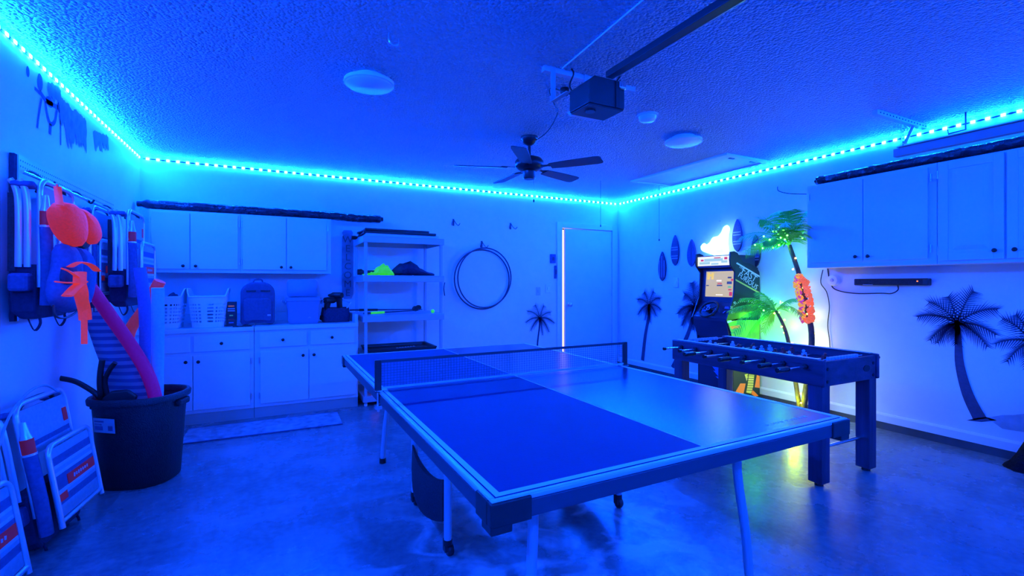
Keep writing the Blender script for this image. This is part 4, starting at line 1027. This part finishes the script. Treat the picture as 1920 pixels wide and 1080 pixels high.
# ================================================================== WALL MURALS (flat paint on the walls)
def ribbon(mb, F, pts, w, mi=0):
    P = [Vector((p[0], p[1], 0)) for p in pts]; n = len(P); ww = w if isinstance(w, (list, tuple)) else [w] * n; L = []; Rr = []
    for i in range(n):
        d = (P[min(i + 1, n - 1)] - P[max(i - 1, 0)]).normalized(); nn = Vector((-d.y, d.x, 0)) * ww[i] / 2
        L.append(P[i] + nn); Rr.append(P[i] - nn)
    vs = [F(p.x, p.y) for p in L] + [F(p.x, p.y) for p in Rr]
    mb.add(vs, [(i, i + 1, n + i + 1, n + i) for i in range(n - 1)], mi)
def mural_frond(mb, F, c, tip, leaf, rnd, lift=.25):
    c = Vector((c[0], c[1], 0)); tip = Vector((tip[0], tip[1], 0)); L = (tip - c).length
    mid = (c + tip) / 2 + Vector((0, L * lift, 0)); sp = bez(c, mid, tip, 12)
    ribbon(mb, F, [(p.x, p.y) for p in sp], [.014 * (1 - .7 * i / 12) * (L / .45) + .002 for i in range(13)])
    n = max(12, int(L / .016))
    for k in range(n):
        t = (k + .5) / n; p = c * (1 - t) ** 2 + mid * 2 * t * (1 - t) + tip * t * t
        d = ((mid - c) * (1 - t) + (tip - mid) * t).normalized()
        for s in (-1, 1):
            nn = Vector((-d.y, d.x, 0)) * s
            l = leaf * (.35 + .65 * math.sin(PI * min(.95, t * .75 + .2))) * rnd.uniform(.75, 1.15)
            q = (d * .75 + nn * .75 + Vector((0, -.45, 0))).normalized() * l
            wv = Vector((-q.y, q.x, 0)).normalized() * .0042 * (leaf / .1)
            a, b, e = p + wv, p - wv, p + q
            mb.add([F(a.x, a.y), F(b.x, b.y), F(e.x, e.y)], [(0, 1, 2)])
def mural_palm(label, F, crown, trunk, w0, w1, tips, leaf, seed, island=None, group='palm trees painted on the walls', dens=1):
    rnd = random.Random(seed); o0 = F(*trunk[0])
    t = thing('palm_mural', label, 'mural', tuple(o0), 0, group); G = lambda a, b: F(a, b) - o0
    tp = smooth_path([(a, b, 0) for a, b in trunk], 6); n = len(tp)
    mb = MB(); ribbon(mb, G, [(p.x, p.y) for p in tp], [w0 + (w1 - w0) * i / (n - 1) for i in range(n)]); mb.build('trunk', 'paint', t)
    for tip in tips:
        mb = MB(); mural_frond(mb, G, crown, tip, leaf, rnd); mb.build('frond', 'paint', t)
    if island:
        for pts, m in island:
            MB().poly([G(a, b) for a, b in pts]).build('shore', m, t)
    return t
EPS = .0025
FR = lambda a, b: Vector((XR - EPS, a, b))
FBk = lambda a, b: Vector((a, YB - EPS, b))
FL = lambda a, b: Vector((XL + EPS, a, b))
qR = lambda x, y: tuple(wR(x, y)[1:3])
qB = lambda x, y: (wB(x, y)[0], wB(x, y)[2])
qL = lambda x, y: tuple(wL(x, y)[1:3])
mural_palm('large painted palm on right wall below the soundbar', FR, qR(1795, 606), [qR(1838, 786), qR(1815, 740), qR(1800, 685), qR(1797, 640), qR(1795, 606)], .085, .03,
           [qR(1721, 594), qR(1742, 567), qR(1778, 556), qR(1826, 546), qR(1870, 580), qR(1868, 628), qR(1852, 650), qR(1744, 638), qR(1758, 643), qR(1793, 645)], .115, 1,
           [([qR(1812, 788), qR(1835, 783), qR(1850, 782), qR(1870, 788), qR(1840, 791)], 'paint'), ([qR(1850, 783), qR(1880, 778), qR(1900, 778), qR(1935, 774), qR(1935, 812), qR(1880, 804)], 'paint3')])
mural_palm('painted palm at the right edge of right wall', FR, qR(1935, 642), [qR(1990, 800), qR(1955, 740), qR(1938, 690), qR(1935, 642)], .08, .03,
           [qR(1866, 645), qR(1880, 598), qR(1905, 590), qR(1888, 678), qR(1950, 580), qR(1925, 690), qR(1975, 610)], .10, 2)
mural_palm('small painted palm on right wall nearest the far corner', FR, qR(1217, 572), [qR(1205, 676), qR(1210, 630), qR(1216, 595), qR(1217, 572)], .07, .045,
           [qR(1196, 562), qR(1208, 548), qR(1226, 547), qR(1238, 560), qR(1239, 581), qR(1230, 592), qR(1219, 604), qR(1197, 590), qR(1210, 600)], .12, 3)
mural_palm('painted palm on right wall half hidden behind the arcade machine', FR, qR(1303, 575), [qR(1262, 690), qR(1278, 655), qR(1294, 615), qR(1303, 575)], .08, .045,
           [qR(1272, 588), qR(1284, 552), qR(1298, 530), qR(1320, 545), qR(1300, 618), qR(1280, 610), qR(1335, 580)], .15, 4)
mural_palm('small painted palm on back wall left of the door', FBk, qB(1012, 597), [qB(1007, 660), qB(1008, 640), qB(1011, 615), qB(1012, 597)], .03, .02,
           [qB(986, 605), qB(989, 584), qB(1003, 572), qB(1020, 573), qB(1032, 586), qB(1039, 606), qB(1029, 622), qB(1017, 628), qB(995, 620)], .09, 5)
tmur = thing('branch_mural', 'painted branch with perched birds and hanging moss high on the left wall', 'mural', tuple(FL(*qL(100, 200)))); om = Vector(tmur.location)
GL = lambda a, b: FL(a, b) - om
mb = MB()
for pts, w in (([(74, 172), (85, 188), (96, 195), (108, 202)], .03), ([(77, 185), (72, 215), (69, 240)], .02), ([(84, 190), (88, 215), (94, 232), (102, 228), (106, 206)], .025), ([(112, 205), (113, 240), (113, 272)], .014), ([(94, 232), (93, 252)], .03), ([(64, 165), (74, 175)], .02)):
    P = smooth_path([(*qL(*p), 0) for p in pts], 5); ribbon(mb, GL, [(p.x, p.y) for p in P], w)
mb.build('branch', 'paint', tmur)
for cx, cy, rx, ry in ((74, 154, .035, .05), (51, 134, .02, .03), (112, 203, .05, .035), (92, 191, .05, .03)):
    u, v = qL(cx, cy); MB().poly([GL(u + rx * math.cos(a), v + ry * math.sin(a)) for a in [2 * PI * k / 16 for k in range(16)]]).build('bird', 'paint', tmur)
rnd = random.Random(9)
for (x0, y0, x1, y1) in ((92, 155, 110, 190), (110, 180, 125, 240), (125, 195, 140, 275), (140, 205, 158, 280), (176, 245, 200, 285)):
    mb = MB()
    for k in range(9):
        t = k / 8; xx = x0 + (x1 - x0) * t
        u, v = qL(xx, y0 + (y1 - y0) * .25 * t); u2, v2 = qL(xx + 3, y0 + (y1 - y0) * rnd.uniform(.7, 1.1))
        P = smooth_path([(u, v, 0), ((u + u2) / 2 + rnd.uniform(-.02, .02), (v + v2) / 2, 0), (u2, v2, 0)], 4)
        ribbon(mb, lambda a, b, e=k * .0001: GL(a, b) + Vector((e, 0, 0)), [(p.x, p.y) for p in P], [.05, .06, .065, .06, .06, .05, .04, .025, .008])
    mb.build('moss', 'paint2', tmur)

# ================================================================== SURFBOARD PLAQUES ON RIGHT WALL
def surf(label, pa, pb, w, m, style):
    a = wR(*pa); b = wR(*pb); H = a.z - b.z; t = thing('surfboard_plaque', label, 'surfboard', (XR, (a.y + b.y) / 2, b.z), 0, 'toy surfboards on the right wall')
    n = 12; right = [(w / 2 * (math.sin(PI * (k / n) ** .8) ** .7 if 0 < k < n else 0.05), H * k / n) for k in range(n + 1)]
    pts = right + [(-x, z) for x, z in reversed(right)]
    bo = MB().prism(pts, lambda u, v, q: (q, u, v), -.022, -.002).build('board', m, t, bevel=.003)
    s = MB()
    if style == 0:
        for u in (-.3, 0, .3): s.box(-.0235, -.022, u * w - .005, u * w + .005, H * .12, H * (.85 if u == 0 else .7))
    elif style == 1:
        for z in (.58, .50, .30, .22): s.box(-.0235, -.022, -w * .38, w * .38, H * z, H * z + .012)
    else: s.box(-.0235, -.022, -.006, .006, H * .05, H * .93)
    s.build('stripe', 'boardl' if style < 2 else 'boards', bo)
surf('striped dark toy surfboard on right wall nearest the corner', (1243, 472), (1243, 527), .14, 'boards', 0)
surf('dark toy surfboard with cross bands on right wall', (1267, 441), (1267, 498), .14, 'boards', 1)
surf('blue toy surfboard with centre stripe on right wall left of neon', (1298, 449), (1298, 500), .14, 'fabm', 2)
surf('banded toy surfboard on right wall right of the neon hand', (1384, 411), (1384, 472), .13, 'fabm', 1)
surf('dark toy surfboard on right wall behind the palm fronds', (1418, 440), (1418, 502), .12, 'boards', 1)

# ================================================================== NEON HAND SIGN
nc = wR(1342, 462, 4.74)
ns = thing('neon_sign', 'glowing white neon hand sign hanging on right wall above the arcade machine', 'sign', tuple(nc), -PI / 2)
# local x runs to the right in the photo, z up
hand = [(-.205, .01), (-.17, .04), (-.13, .02), (-.07, .05), (-.03, .10), (.04, .11), (.09, .15), (.125, .21), (.165, .225), (.185, .19), (.17, .12), (.165, .02), (.165, -.10), (.02, -.115), (-.03, -.09), (-.12, -.06), (-.19, -.03)]
hp = smooth_path([(x, 0, z) for x, z in hand] + [(hand[0][0], 0, hand[0][1])], 4)[:-1]
MB().prism([(p.x, p.z) for p in hp], lambda a, b, t: (a, t, b), .008, .016).build('acrylic_back', 'neonback', ns)
MB().tube([(p.x, -.004, p.z) for p in hp], .013, 8, closed=True).build('neon_tube', 'neon', ns)
for pts in ([(-.06, -.004, .03), (-.03, -.004, -.02), (-.06, -.004, -.06)], [(.0, -.004, .09), (.02, -.004, .02), (-.01, -.004, -.03)], [(.06, -.004, .10), (.07, -.004, .03), (.04, -.004, -.03)], [(.11, -.004, .12), (.1, -.004, .04), (.12, -.004, -.06)]):
    MB().tube(smooth_path(pts, 5), .009, 6).build('neon_tube', 'neon', ns)
MB().tube([(-.1, .012, .04), (0, .06, .31), (.1, .012, .15)], .0015, 5).build('hanging_wire', 'glassy', ns)
MB().cyl((0, .08, .31), (0, .055, .31), .006).build('nail', 'steel', ns)

# ================================================================== ARCADE MACHINE
AY0, AY1 = 3.40, 3.87
prof_px = [(1370, 472), (1369, 486), (1370, 497), (1378, 510), (1377, 542), (1375, 560), (1368, 582), (1362, 600), (1366, 612), (1371, 625), (1374, 650), (1375, 700), (1373, 735)]
pf = [(wB(x, y, AY0)[0], wB(x, y, AY0)[2]) for x, y in prof_px]
pf[-1] = (pf[-2][0], 0.0)
top_px = [(1427, 520), (1424, 510), (1419, 501), (1407, 494), (1394, 491), (1389, 484), (1383, 474), (1377, 471)]
side = pf + [(4.80, 0.0)] + [(min(4.80, wB(x, y, AY0)[0]), wB(x, y, AY0)[2]) for x, y in top_px]
ac = thing('arcade_machine', 'racing arcade cabinet with steering wheel and lit screen against right wall', 'arcade', (0, 0, 0))
for y0 in (AY0, AY1 - .016):
    MB().prism(side, lambda a, b, t: (a, t, b), y0, y0 + .016).build('side_panel', 'cabinetside', ac, bevel=.002)
y0, y1 = AY0 + .017, AY1 - .017
xm = pf[0][0] + .012
mq = MB().box(xm + .01, 4.74, y0, y1, 1.47, 1.605).build('marquee_box', 'arcadeblue', ac)
mp_ = MB().box(xm + .002, xm + .0095, y0 + .004, y1 - .004, 1.492, 1.596).build('marquee', 'marq', mq)
mr = MB(); xq = xm + .0012
for (a, b, c, d) in ((.03, .02, .18, .045), (.1, .05, .36, .08), (.2, .012, .3, .03), (.34, .03, .42, .055)): mr.box(xq - .0003, xq + .0005, y1 - c * .95 - .002, y1 - a * .95 - .002, 1.49 + b, 1.49 + d)
mr.build('marquee_print', 'scrb', mp_)
mr = MB()
for (a, b, c, d) in ((.05, .055, .09, .075), (.38, .065, .42, .09), (.24, .082, .33, .092)): mr.box(xq - .0003, xq + .0005, y1 - c * .95 - .002, y1 - a * .95 - .002, 1.49 + b, 1.49 + d)
mr.build('marquee_print', 'scrr', mp_)
# bezel (leans back) and screen
def slab(xa, za, xb, zb, yy0, yy1, th, mat_, name, par, bevel=0.0):
    d = Vector((xb - xa, 0, zb - za)).normalized(); nrm = Vector((-d.z, 0, d.x)) if d.z > 0 else Vector((d.z, 0, -d.x))
    pts = [(xa, za), (xb, zb), (xb - nrm.x * th, zb - nrm.z * th), (xa - nrm.x * th, za - nrm.z * th)]
    return MB().prism(pts, lambda a, b, t: (a, t, b), yy0, yy1).build(name, mat_, par, bevel)
slab(4.40, 1.085, 4.43, 1.47, y0, y1, .02, 'arcadeblue', 'bezel', ac)
sxa, sxb = 4.40 - .001, 4.43 - .004
def scr(u0, u1, v0, v1, off, m, name, par):   # u from left edge (far y) to right
    za, zb = 1.145 + (1.43 - 1.145) * v0, 1.145 + (1.43 - 1.145) * v1
    xa = 4.40 + .03 * (za - 1.085) / .385 - off; xb = 4.40 + .03 * (zb - 1.085) / .385 - off
    ya, yb_ = y1 - .055 - (y1 - y0 - .075) * u0, y1 - .055 - (y1 - y0 - .075) * u1
    return MB().prism([(xa, za), (xb, zb), (xb + .002, zb), (xa + .002, za)], lambda a, b, t: (a, t, b), yb_, ya).build(name, m, par)
so = scr(0, 1, 0, 1, .004, 'screen', 'screen', ac)
for (u0, u1, v0, v1, m) in ((.05, .14, .68, .95, 'scry'), (.2, .29, .68, .95, 'scry'), (.1, .24, .80, .9, 'scry'), (.40, .58, .60, .66, 'scrw'), (.02, .12, .42, .46, 'scrd'), (.42, .62, .42, .47, 'scrd'), (.44, .6, .5, .54, 'scrr'), (.80, .93, .72, .78, 'scrd'), (.78, .95, .50, .60, 'scrd'), (.82, .94, .36, .42, 'scrg'), (.84, .95, .26, .31, 'scrr'), (.88, .98, .05, .2, 'scrr'), (.92, .99, .62, .7, 'scrr'), (.4, .65, .06, .10, 'scrw')):
    scr(u0, u1, v0, v1, .0055, m, 'game_graphic', so)
# control deck
xd, zd = pf[7]
dk = MB().prism([(4.40, 1.085), (xd + .012, zd + .015), (xd + .012, zd - .02), (4.33, .70), (4.42, .70)], lambda a, b, t: (a, t, b), y0, y1).build('control_deck', 'arcadeblue', ac, bevel=.003)
ap = MB()
for k in range(10):
    u = random.uniform(.05, .85); v = random.uniform(.15, .85); xx = 4.40 + (xd + .012 - 4.40) * v; zz = 1.085 + (zd + .015 - 1.085) * v
    ap.obox((xx - .002, y0 + (y1 - y0) * u, zz + .0025), (.03, .05, .001), (0, R_(-45), random.uniform(-.6, .6)))
ap.build('deck_print', 'artblue', dk)
pt_ = MB(); pm4 = basis((4.311, (y0 + y1) / 2 - .03, .79), (0, -1, 0), (-.28, 0, 1))
for k in range(8): pt_.box(-.07 + k * .018, -.058 + k * .018, -.008, .006 if k % 3 else .009, 0, .001)
pt_.v = [tuple(pm4 @ Vector(v)) for v in pt_.v]; pt_.build('plate_print', 'sticker', dk)
wc = Vector((4.275, 3.64, 1.01)); wn = Vector((-.75, 0, .66)).normalized()
wy = Vector((0, -1, 0)); wz = wn.cross(wy) * -1
wh = MB().tube([wc + wy * (math.cos(a) * .105) + wz * (math.sin(a) * .105) for a in [2 * PI * k / 32 for k in range(32)]], .0135, 8, closed=True).build('steering_wheel', 'black', ac)
spk = MB()
for a in (R_(90 + 120), R_(90 - 120), R_(180), R_(0)):
    spk.tube([wc - wn * .01, wc + (wy * math.cos(a) + wz * math.sin(a)) * .1], .012, 6, flat=.5)
spk.build('spoke', 'black', wh)
MB().tube([wc + wn * .012 + (wy * math.cos(a) + wz * math.sin(a)) * .02 for a in [2 * PI * k / 20 for k in range(20)]], .004, 6, closed=True).build('hub_ring', 'sticker', wh)
hub = MB(); hub.cyl(wc - wn * .09, wc + wn * .012, .026); hub.build('hub', 'black', wh)
MB().tube([wc - wn * .085 + wy * .09 + (wy * math.cos(a) * .07 + wz * math.sin(a) * .085) for a in [2 * PI * k / 28 for k in range(28)]], .008, 6, closed=True).build('deck_bezel', 'black', dk)  # black ring on the deck behind the wheel, offset to one side
# lower body and riser
MB().box(4.365, 4.79, y0, y1, .0, .70).build('riser', 'arcadeblue', ac)
rp = MB()
for k in range(7): rp.prism([(y1 - .05 - k * .03, .62 - k * .06), (y1 - .10 - k * .04, .60 - k * .055), (y1 - .34, .30 - k * .02), (y1 - .30, .34 - k * .02)], lambda a, b, t: (t, a, b), 4.3625 - k * .0002, 4.3645)
rp.build('riser_print', 'artblue', ac)
MB().box(4.70, 4.79, y0, y1, .70, 1.47).build('back_panel', 'cabinetside', ac)
# side artwork (printed on the outer face)
sideo = [o for o in ac.children if o.name.startswith('side_panel')][0]
def art(px, m, lay=1):
    pts = [(wB(x, y, AY0)[0], wB(x, y, AY0)[2]) for x, y in px]
    pts = [(min(a, 4.795), b) for a, b in pts]
    MB().prism(pts, lambda a, b, t: (a, t, b), AY0 - .0005 * lay - .0003, AY0 - .0002).build('art_print', m, sideo)
art([(1379, 490), (1390, 493), (1424, 522), (1426, 560), (1378, 550)], 'artdark')
art([(1378, 560), (1426, 560), (1426, 600), (1365, 600), (1370, 582)], 'artdark')
art([(1364, 600), (1426, 592), (1426, 660), (1376, 660), (1371, 625)], 'artgreen')
art([(1377, 660), (1426, 660), (1426, 690), (1377, 690)], 'artgreen')
art([(1380, 494), (1382, 492), (1425, 517), (1425, 520)], 'artlight', 2)
art([(1379, 523), (1379, 526), (1425, 551), (1425, 548)], 'artyellow', 2)
art([(1370, 597), (1384, 591), (1395, 590), (1398, 594), (1388, 600), (1372, 602)], 'artdark', 3)
art([(1363, 602), (1385, 597), (1385, 599), (1364, 606)], 'artlight', 3)
art([(1368, 612), (1386, 609), (1389, 614), (1373, 618)], 'artorange', 2)
art([(1376, 690), (1427, 690), (1427, 747), (1376, 733)], 'artdark')
art([(1377, 738), (1388, 719), (1398, 719), (1393, 742)], 'artorange', 2)
art([(1396, 702), (1402, 701), (1402, 708), (1400, 715)], 'artyellow', 2)
art([(1419, 703), (1425, 705), (1427, 727), (1415, 726)], 'artorange', 2)
art([(1404, 702), (1414, 703), (1412, 725), (1408, 738), (1399, 736), (1402, 720)], 'artyellow', 2)
art([(1410, 730), (1422, 742), (1416, 744), (1409, 739)], 'artorange', 2)
for k in range(7): art([(1400, 704 + k * 4.5), (1413, 704.5 + k * 4.5), (1413, 705.5 + k * 4.5), (1400, 705 + k * 4.5)], 'artdark', 3)
def art_text(s, px, sz, m, ang, shear=.25):
    p = wB(*px, AY0 - .0012); text_mesh('lettering', s, sz, m, sideo, basis(p, (math.cos(ang), 0, math.sin(ang)), (-math.sin(ang), 0, math.cos(ang))), .0006, shear=shear)
art_text('THE', (1390, 502), .045, 'artlight', R_(-26))
art_text('FAST', (1404, 515), .115, 'artlight', R_(-26))
art_text('FURIOUS', (1402, 527), .085, 'artlight', R_(-26))
for k, lb in enumerate(('0', '20', '40', '60', '80', '100', '120')):
    a = R_(200 - k * 30); art_text(lb, (1398 + 27 * math.cos(a), 580 - 19 * math.sin(a)), .04, 'artlight', 0, 0)
for k in range(22):
    a = R_(205 - k * 9); c, s = math.cos(a), math.sin(a)
    art([(1398 + 23 * c - .5, 580 - 14 * s), (1398 + 23 * c + .5, 580 - 14 * s), (1398 + 26 * c + .5, 580 - 17 * s), (1398 + 26 * c - .5, 580 - 17 * s)], 'artlight', 3)

# ================================================================== LIT ARTIFICIAL PALM
pm_ = thing('artificial_palm', 'lit artificial palm with two trunks, green fronds and string lights by right wall', 'palm', (4.60, 2.80, 0))
po_ = Vector(pm_.location)
def PX(px, py, x=4.6): return wR(px, py, x) - po_
MB().lathe([(0, 0), (.13, 0), (.13, .012), (.05, .02), (.03, .09), (0, .09)], (0, 0, 0), 24).build('base', 'black', pm_)
tall = smooth_path([(0, 0, .02), PX(1508, 755) * 1, PX(1522, 640), PX(1512, 575), PX(1500, 520), PX(1480, 460)], 6)
tall[0] = Vector((0, 0, .02))
MB().tube(tall, [.030 - .010 * i / (len(tall) - 1) for i in range(len(tall))], 10).build('trunk', 'trunk', pm_)
short = smooth_path([(0.0, .03, .03), (0, .08, .35), PX(1478, 640), PX(1468, 608), PX(1455, 583)], 6)
MB().tube(short, [.022 - .008 * i / (len(short) - 1) for i in range(len(short))], 10).build('trunk', 'trunk', pm_)
def frond3(base, tip, lift, leaf, n, seed):
    rnd = random.Random(seed); base, tip = Vector(base), Vector(tip); L = (tip - base).length
    mid = (base + tip) / 2 + Vector((0, 0, lift * L)); mb = MB(); roll = rnd.uniform(-.9, .9)
    mb.tube(bez(base, mid, tip, 10), [.006 - .0045 * i / 10 for i in range(11)], 5)
    for k in range(n):
        t = .1 + .9 * (k + .5) / n; p = base * (1 - t) ** 2 + mid * 2 * t * (1 - t) + tip * t * t
        d = ((mid - base) * (1 - t) + (tip - mid) * t).normalized(); sd = d.cross(Vector((0, 0, 1)))
        sd = sd.normalized() if sd.length > .1 else Vector((0, 1, 0))
        sd = (Matrix.Rotation(roll, 3, d) @ sd)
        for s in (-1, 1):
            l = leaf * (.5 + .5 * math.sin(PI * min(1, t * .8 + .15))) * rnd.uniform(.85, 1.1)
            q = (d * .6 + sd * s * .8 + Vector((0, 0, -.45 + rnd.uniform(-.1, .1)))).normalized() * l
            wv = d * .0042; m_ = p + q * .5 + Vector((0, 0, .01))
            mb.add([p - wv, p + wv, m_ + wv * 1.2, m_ - wv * 1.2, p + q], [(0, 1, 2, 3), (3, 2, 4)])
    mb.build('frond', 'frond', pm_)
ct = tall[-1]; cs_ = short[-1]
for i, (px, py, x, lf) in enumerate(((1398, 472, 4.42, .35), (1388, 445, 4.62, .3), (1424, 412, 4.55, .35), (1430, 455, 4.35, .35), (1455, 398, 4.7, .35), (1480, 395, 4.45, .3), (1512, 396, 4.62, .3), (1512, 440, 4.40, .35), (1440, 425, 4.25, .4), (1505, 420, 4.28, .35), (1470, 425, 4.15, .45))):
    frond3(ct, PX(px, py, x), lf, .17, 30, i)
for i, (px, py, x, lf) in enumerate(((1425, 548, 3.25, .22), (1368, 583, 3.36, .3), (1390, 560, 3.3, .3), (1376, 625, 3.3, .38), (1382, 602, 3.30, .3), (1400, 632, 3.34, .35), (1430, 622, 3.2, .35), (1505, 592, 4.45, .35), (1490, 560, 4.68, .3), (1415, 570, 3.35, .3))):
    frond3(cs_, (wB(px, py, x) if x < 4 else wR(px, py, x)) - po_, lf, .13, 24, 40 + i)
# bulbs wound on the trunks and clipped in the fronds
yb_ = MB().ball((0, 0, 0), .0085, 8).mesh('bulb', 'bulby'); gb_ = MB().ball((0, 0, 0), .009, 8).mesh('bulb', 'bulbg')
wire_pts = []
for path, nb in ((tall, 17), (short, 9)):
    for k in range(nb):
        f = (k + .4) / nb * (len(path) - 1); i = int(f); p = path[i].lerp(path[min(i + 1, len(path) - 1)], f - i); a = k * 2.2 + 2.6
        obj('bulb', yb_, pm_, loc=p + Vector((math.cos(a) * .036 - .004, math.sin(a) * .036, 0)))
rnd = random.Random(21)
for k in range(26):
    a = rnd.uniform(0, 2 * PI); r = rnd.uniform(.06, .28); obj('bulb', gb_, pm_, loc=ct + Vector((-.10 + math.cos(a) * r * .8, math.sin(a) * r, rnd.uniform(.0, .2) - r * .25)))
for k in range(8):
    a = rnd.uniform(0, 2 * PI); r = rnd.uniform(.05, .2); obj('bulb', gb_, pm_, loc=cs_ + Vector((-.08 + math.cos(a) * r, math.sin(a) * r, rnd.uniform(-.02, .1))))
# light the strings give off
def glow(name, loc, col, power, r=.04):
    l = bpy.data.lights.new(name, 'POINT'); l.color = col; l.energy = power; l.shadow_soft_size = r
    o = bpy.data.objects.new(name, l); COL.objects.link(o); o.parent = pm_; o.location = loc
GLOW = 1.0
for z_, w_ in ((.22, 2.2), (.48, 2.6), (.74, 2.6), (.98, 1.6), (1.25, .7)):
    pz = min(tall, key=lambda p: abs(p.z - z_)); glow('trunk_glow', Vector((.13, pz.y + .06, pz.z)), (1, .70, .0), w_ * .27 * GLOW)
for z_, w_ in ((.35, 1.6), (.62, 2.2), (.85, 2.2)):
    pz = min(short, key=lambda p: abs(p.z - z_)); glow('trunk_glow', Vector((.13, pz.y + .04, pz.z)), (.55, .95, .0), w_ * .33 * GLOW)
for z_, w_ in ((.16, 4.2), (.40, 3.6)): glow('trunk_glow', Vector((-.10, .03, z_)), (.62, 1, .0), w_ * GLOW)
glow('frond_glow', cs_ + Vector((.04, .26, -.08)), (.08, 1, .02), 3.2 * GLOW)
glow('frond_glow', Vector((-.20, .44, .95)), (.10, 1, .02), 2.6 * GLOW)
glow('frond_glow', ct + Vector((-.06, .05, .02)), (.15, 1, .12), 3.5 * GLOW)
# flower garland draped on the tall trunk
lei = thing('flower_garland', 'orange flower garland hung around the tall trunk of the lit palm', 'garland', tuple(PX(1505, 520) + po_)); lo2 = Vector(lei.location)
fl = {}
for nm_ in ('flower', 'flowery', 'flowerp'):
    mb = MB()
    for k in range(6):
        a = 2 * PI * k / 6; mb.ball((math.cos(a) * .014, math.sin(a) * .014, 0), .0125, 6, sc=(1, 1, .6))
    mb.ball((0, 0, .006), .008, 6); fl[nm_] = mb.mesh('flower', nm_)
loop = smooth_path([PX(1500, 518, 4.54), PX(1511, 530, 4.53), PX(1517, 550, 4.53), PX(1521, 575, 4.53), PX(1522, 597, 4.53), PX(1515, 600, 4.53), PX(1505, 596, 4.55), PX(1505, 570, 4.54), PX(1498, 545, 4.54), PX(1495, 528, 4.55), PX(1500, 518, 4.54)], 8)
for i, p in enumerate(loop):
    nm_ = 'flower' if i < 44 else ('flowery' if i % 3 else 'flowerp')
    for q in range(2):
        obj('flower', fl[nm_], lei, loc=p + po_ - lo2 + Vector((rnd.uniform(-.03, .0), rnd.uniform(-.02, .02), rnd.uniform(-.015, .015))), rot=(rnd.uniform(0, 3), rnd.uniform(-1, 1), rnd.uniform(0, 6)))

# ================================================================== REAL PALM TRUNK AT RIGHT EDGE
rt_ = thing('potted_palm', 'dark flared palm trunk standing on the floor at the right edge', 'palm', (4.66, 1.28, 0))
MB().loft([[Vector((math.cos(a) * r * (1 + .06 * math.sin(7 * a + z * 20)) + z * .04, math.sin(a) * r * (1 + .06 * math.sin(7 * a + z * 20)) - z * .30, z)) for a in [2 * PI * q / 20 for q in range(20)]] for z, r in [(0, .125), (.02, .12), (.05, .10), (.12, .088), (.2, .08), (.35, .073), (.55, .068), (.8, .062)]]).build('trunk', 'trunkdark', rt_)
rn = MB()
for k in range(9):
    z = .14 + k * .07; r = .085 - z * .025
    rn.tube([(math.cos(a) * r + z * .04, math.sin(a) * r - z * .30, z) for a in [2 * PI * q / 18 for q in range(18)]], .006, 5, closed=True)
rn.build('bark_ring', 'trunkdark', rt_)

# ================================================================== SOUNDBAR, SPEAKER, CABLES
sb = thing('soundbar', 'black soundbar with orange pilot light under the right wall cabinets', 'soundbar', (XR, 2.155, 1.307))
MB().box(-.07, -.004, -.275, .275, -.03, .03).build('body', 'plastic', sb, bevel=.008)
MB().box(-.0715, -.0705, -.24, .26, -.022, .022).build('grille', 'mesh', sb)
MB().cyl((-.0712, -.205, .006), (-.074, -.205, .006), .006).build('pilot_light', 'pilot', sb)
MB().box(-.0725, -.0715, .12, .2, -.026, -.022).build('print', 'sticker', sb)
MB().tube(smooth_path([(-.03, -.05, -.03), (-.03, -.05, -.07), (-.025, -.0, -.10), (-.01, .09, -.10), (-.006, .3, -.105), (-.006, .47, -.07), (-.006, .52, .02), (-.006, .54, .14)], 6), .005, 6).build('power_cord', 'wire', sb)
cm = thing('wall_sensor', 'round white wall sensor beside the soundbar', 'sensor', (XR, 2.63, 1.325))
MB().lathe([(0, 0), (.055, 0), (.055, -.03), (.045, -.05), (0, -.055)], (0, 0, 0), 24, 0, 'x').build('body', 'white', cm)
MB().lathe([(0, -.054), (.018, -.054), (.014, -.062), (0, -.064)], (0, 0, 0), 16, 0, 'x').build('lens', 'silver', cm)
c_ = MB().tube(smooth_path([tuple(wR(1543, 506, 4.80)), tuple(wR(1539, 530, 4.81)), tuple(wR(1550, 548, 4.81)), tuple(wR(1555, 575, 4.81)), tuple(wR(1552, 610, 4.81)), tuple(wR(1556, 650, 4.81)), tuple(wR(1555, 735, 4.79))], 6), .0045, 6).build('wall_cable', 'wire'); tag(c_, 'black cable hanging down the right wall beside the lit palm', 'cable')
c_ = MB().tube(smooth_path([tuple(wR(1458, 350, 4.815)), tuple(wR(1460, 358, 4.815)), tuple(wR(1480, 363, 4.815)), tuple(wR(1512, 364, 4.815))], 5), .004, 6).build('wall_cable', 'wire'); tag(c_, 'short dark cable from the LED strip to the right wall cabinets', 'cable')
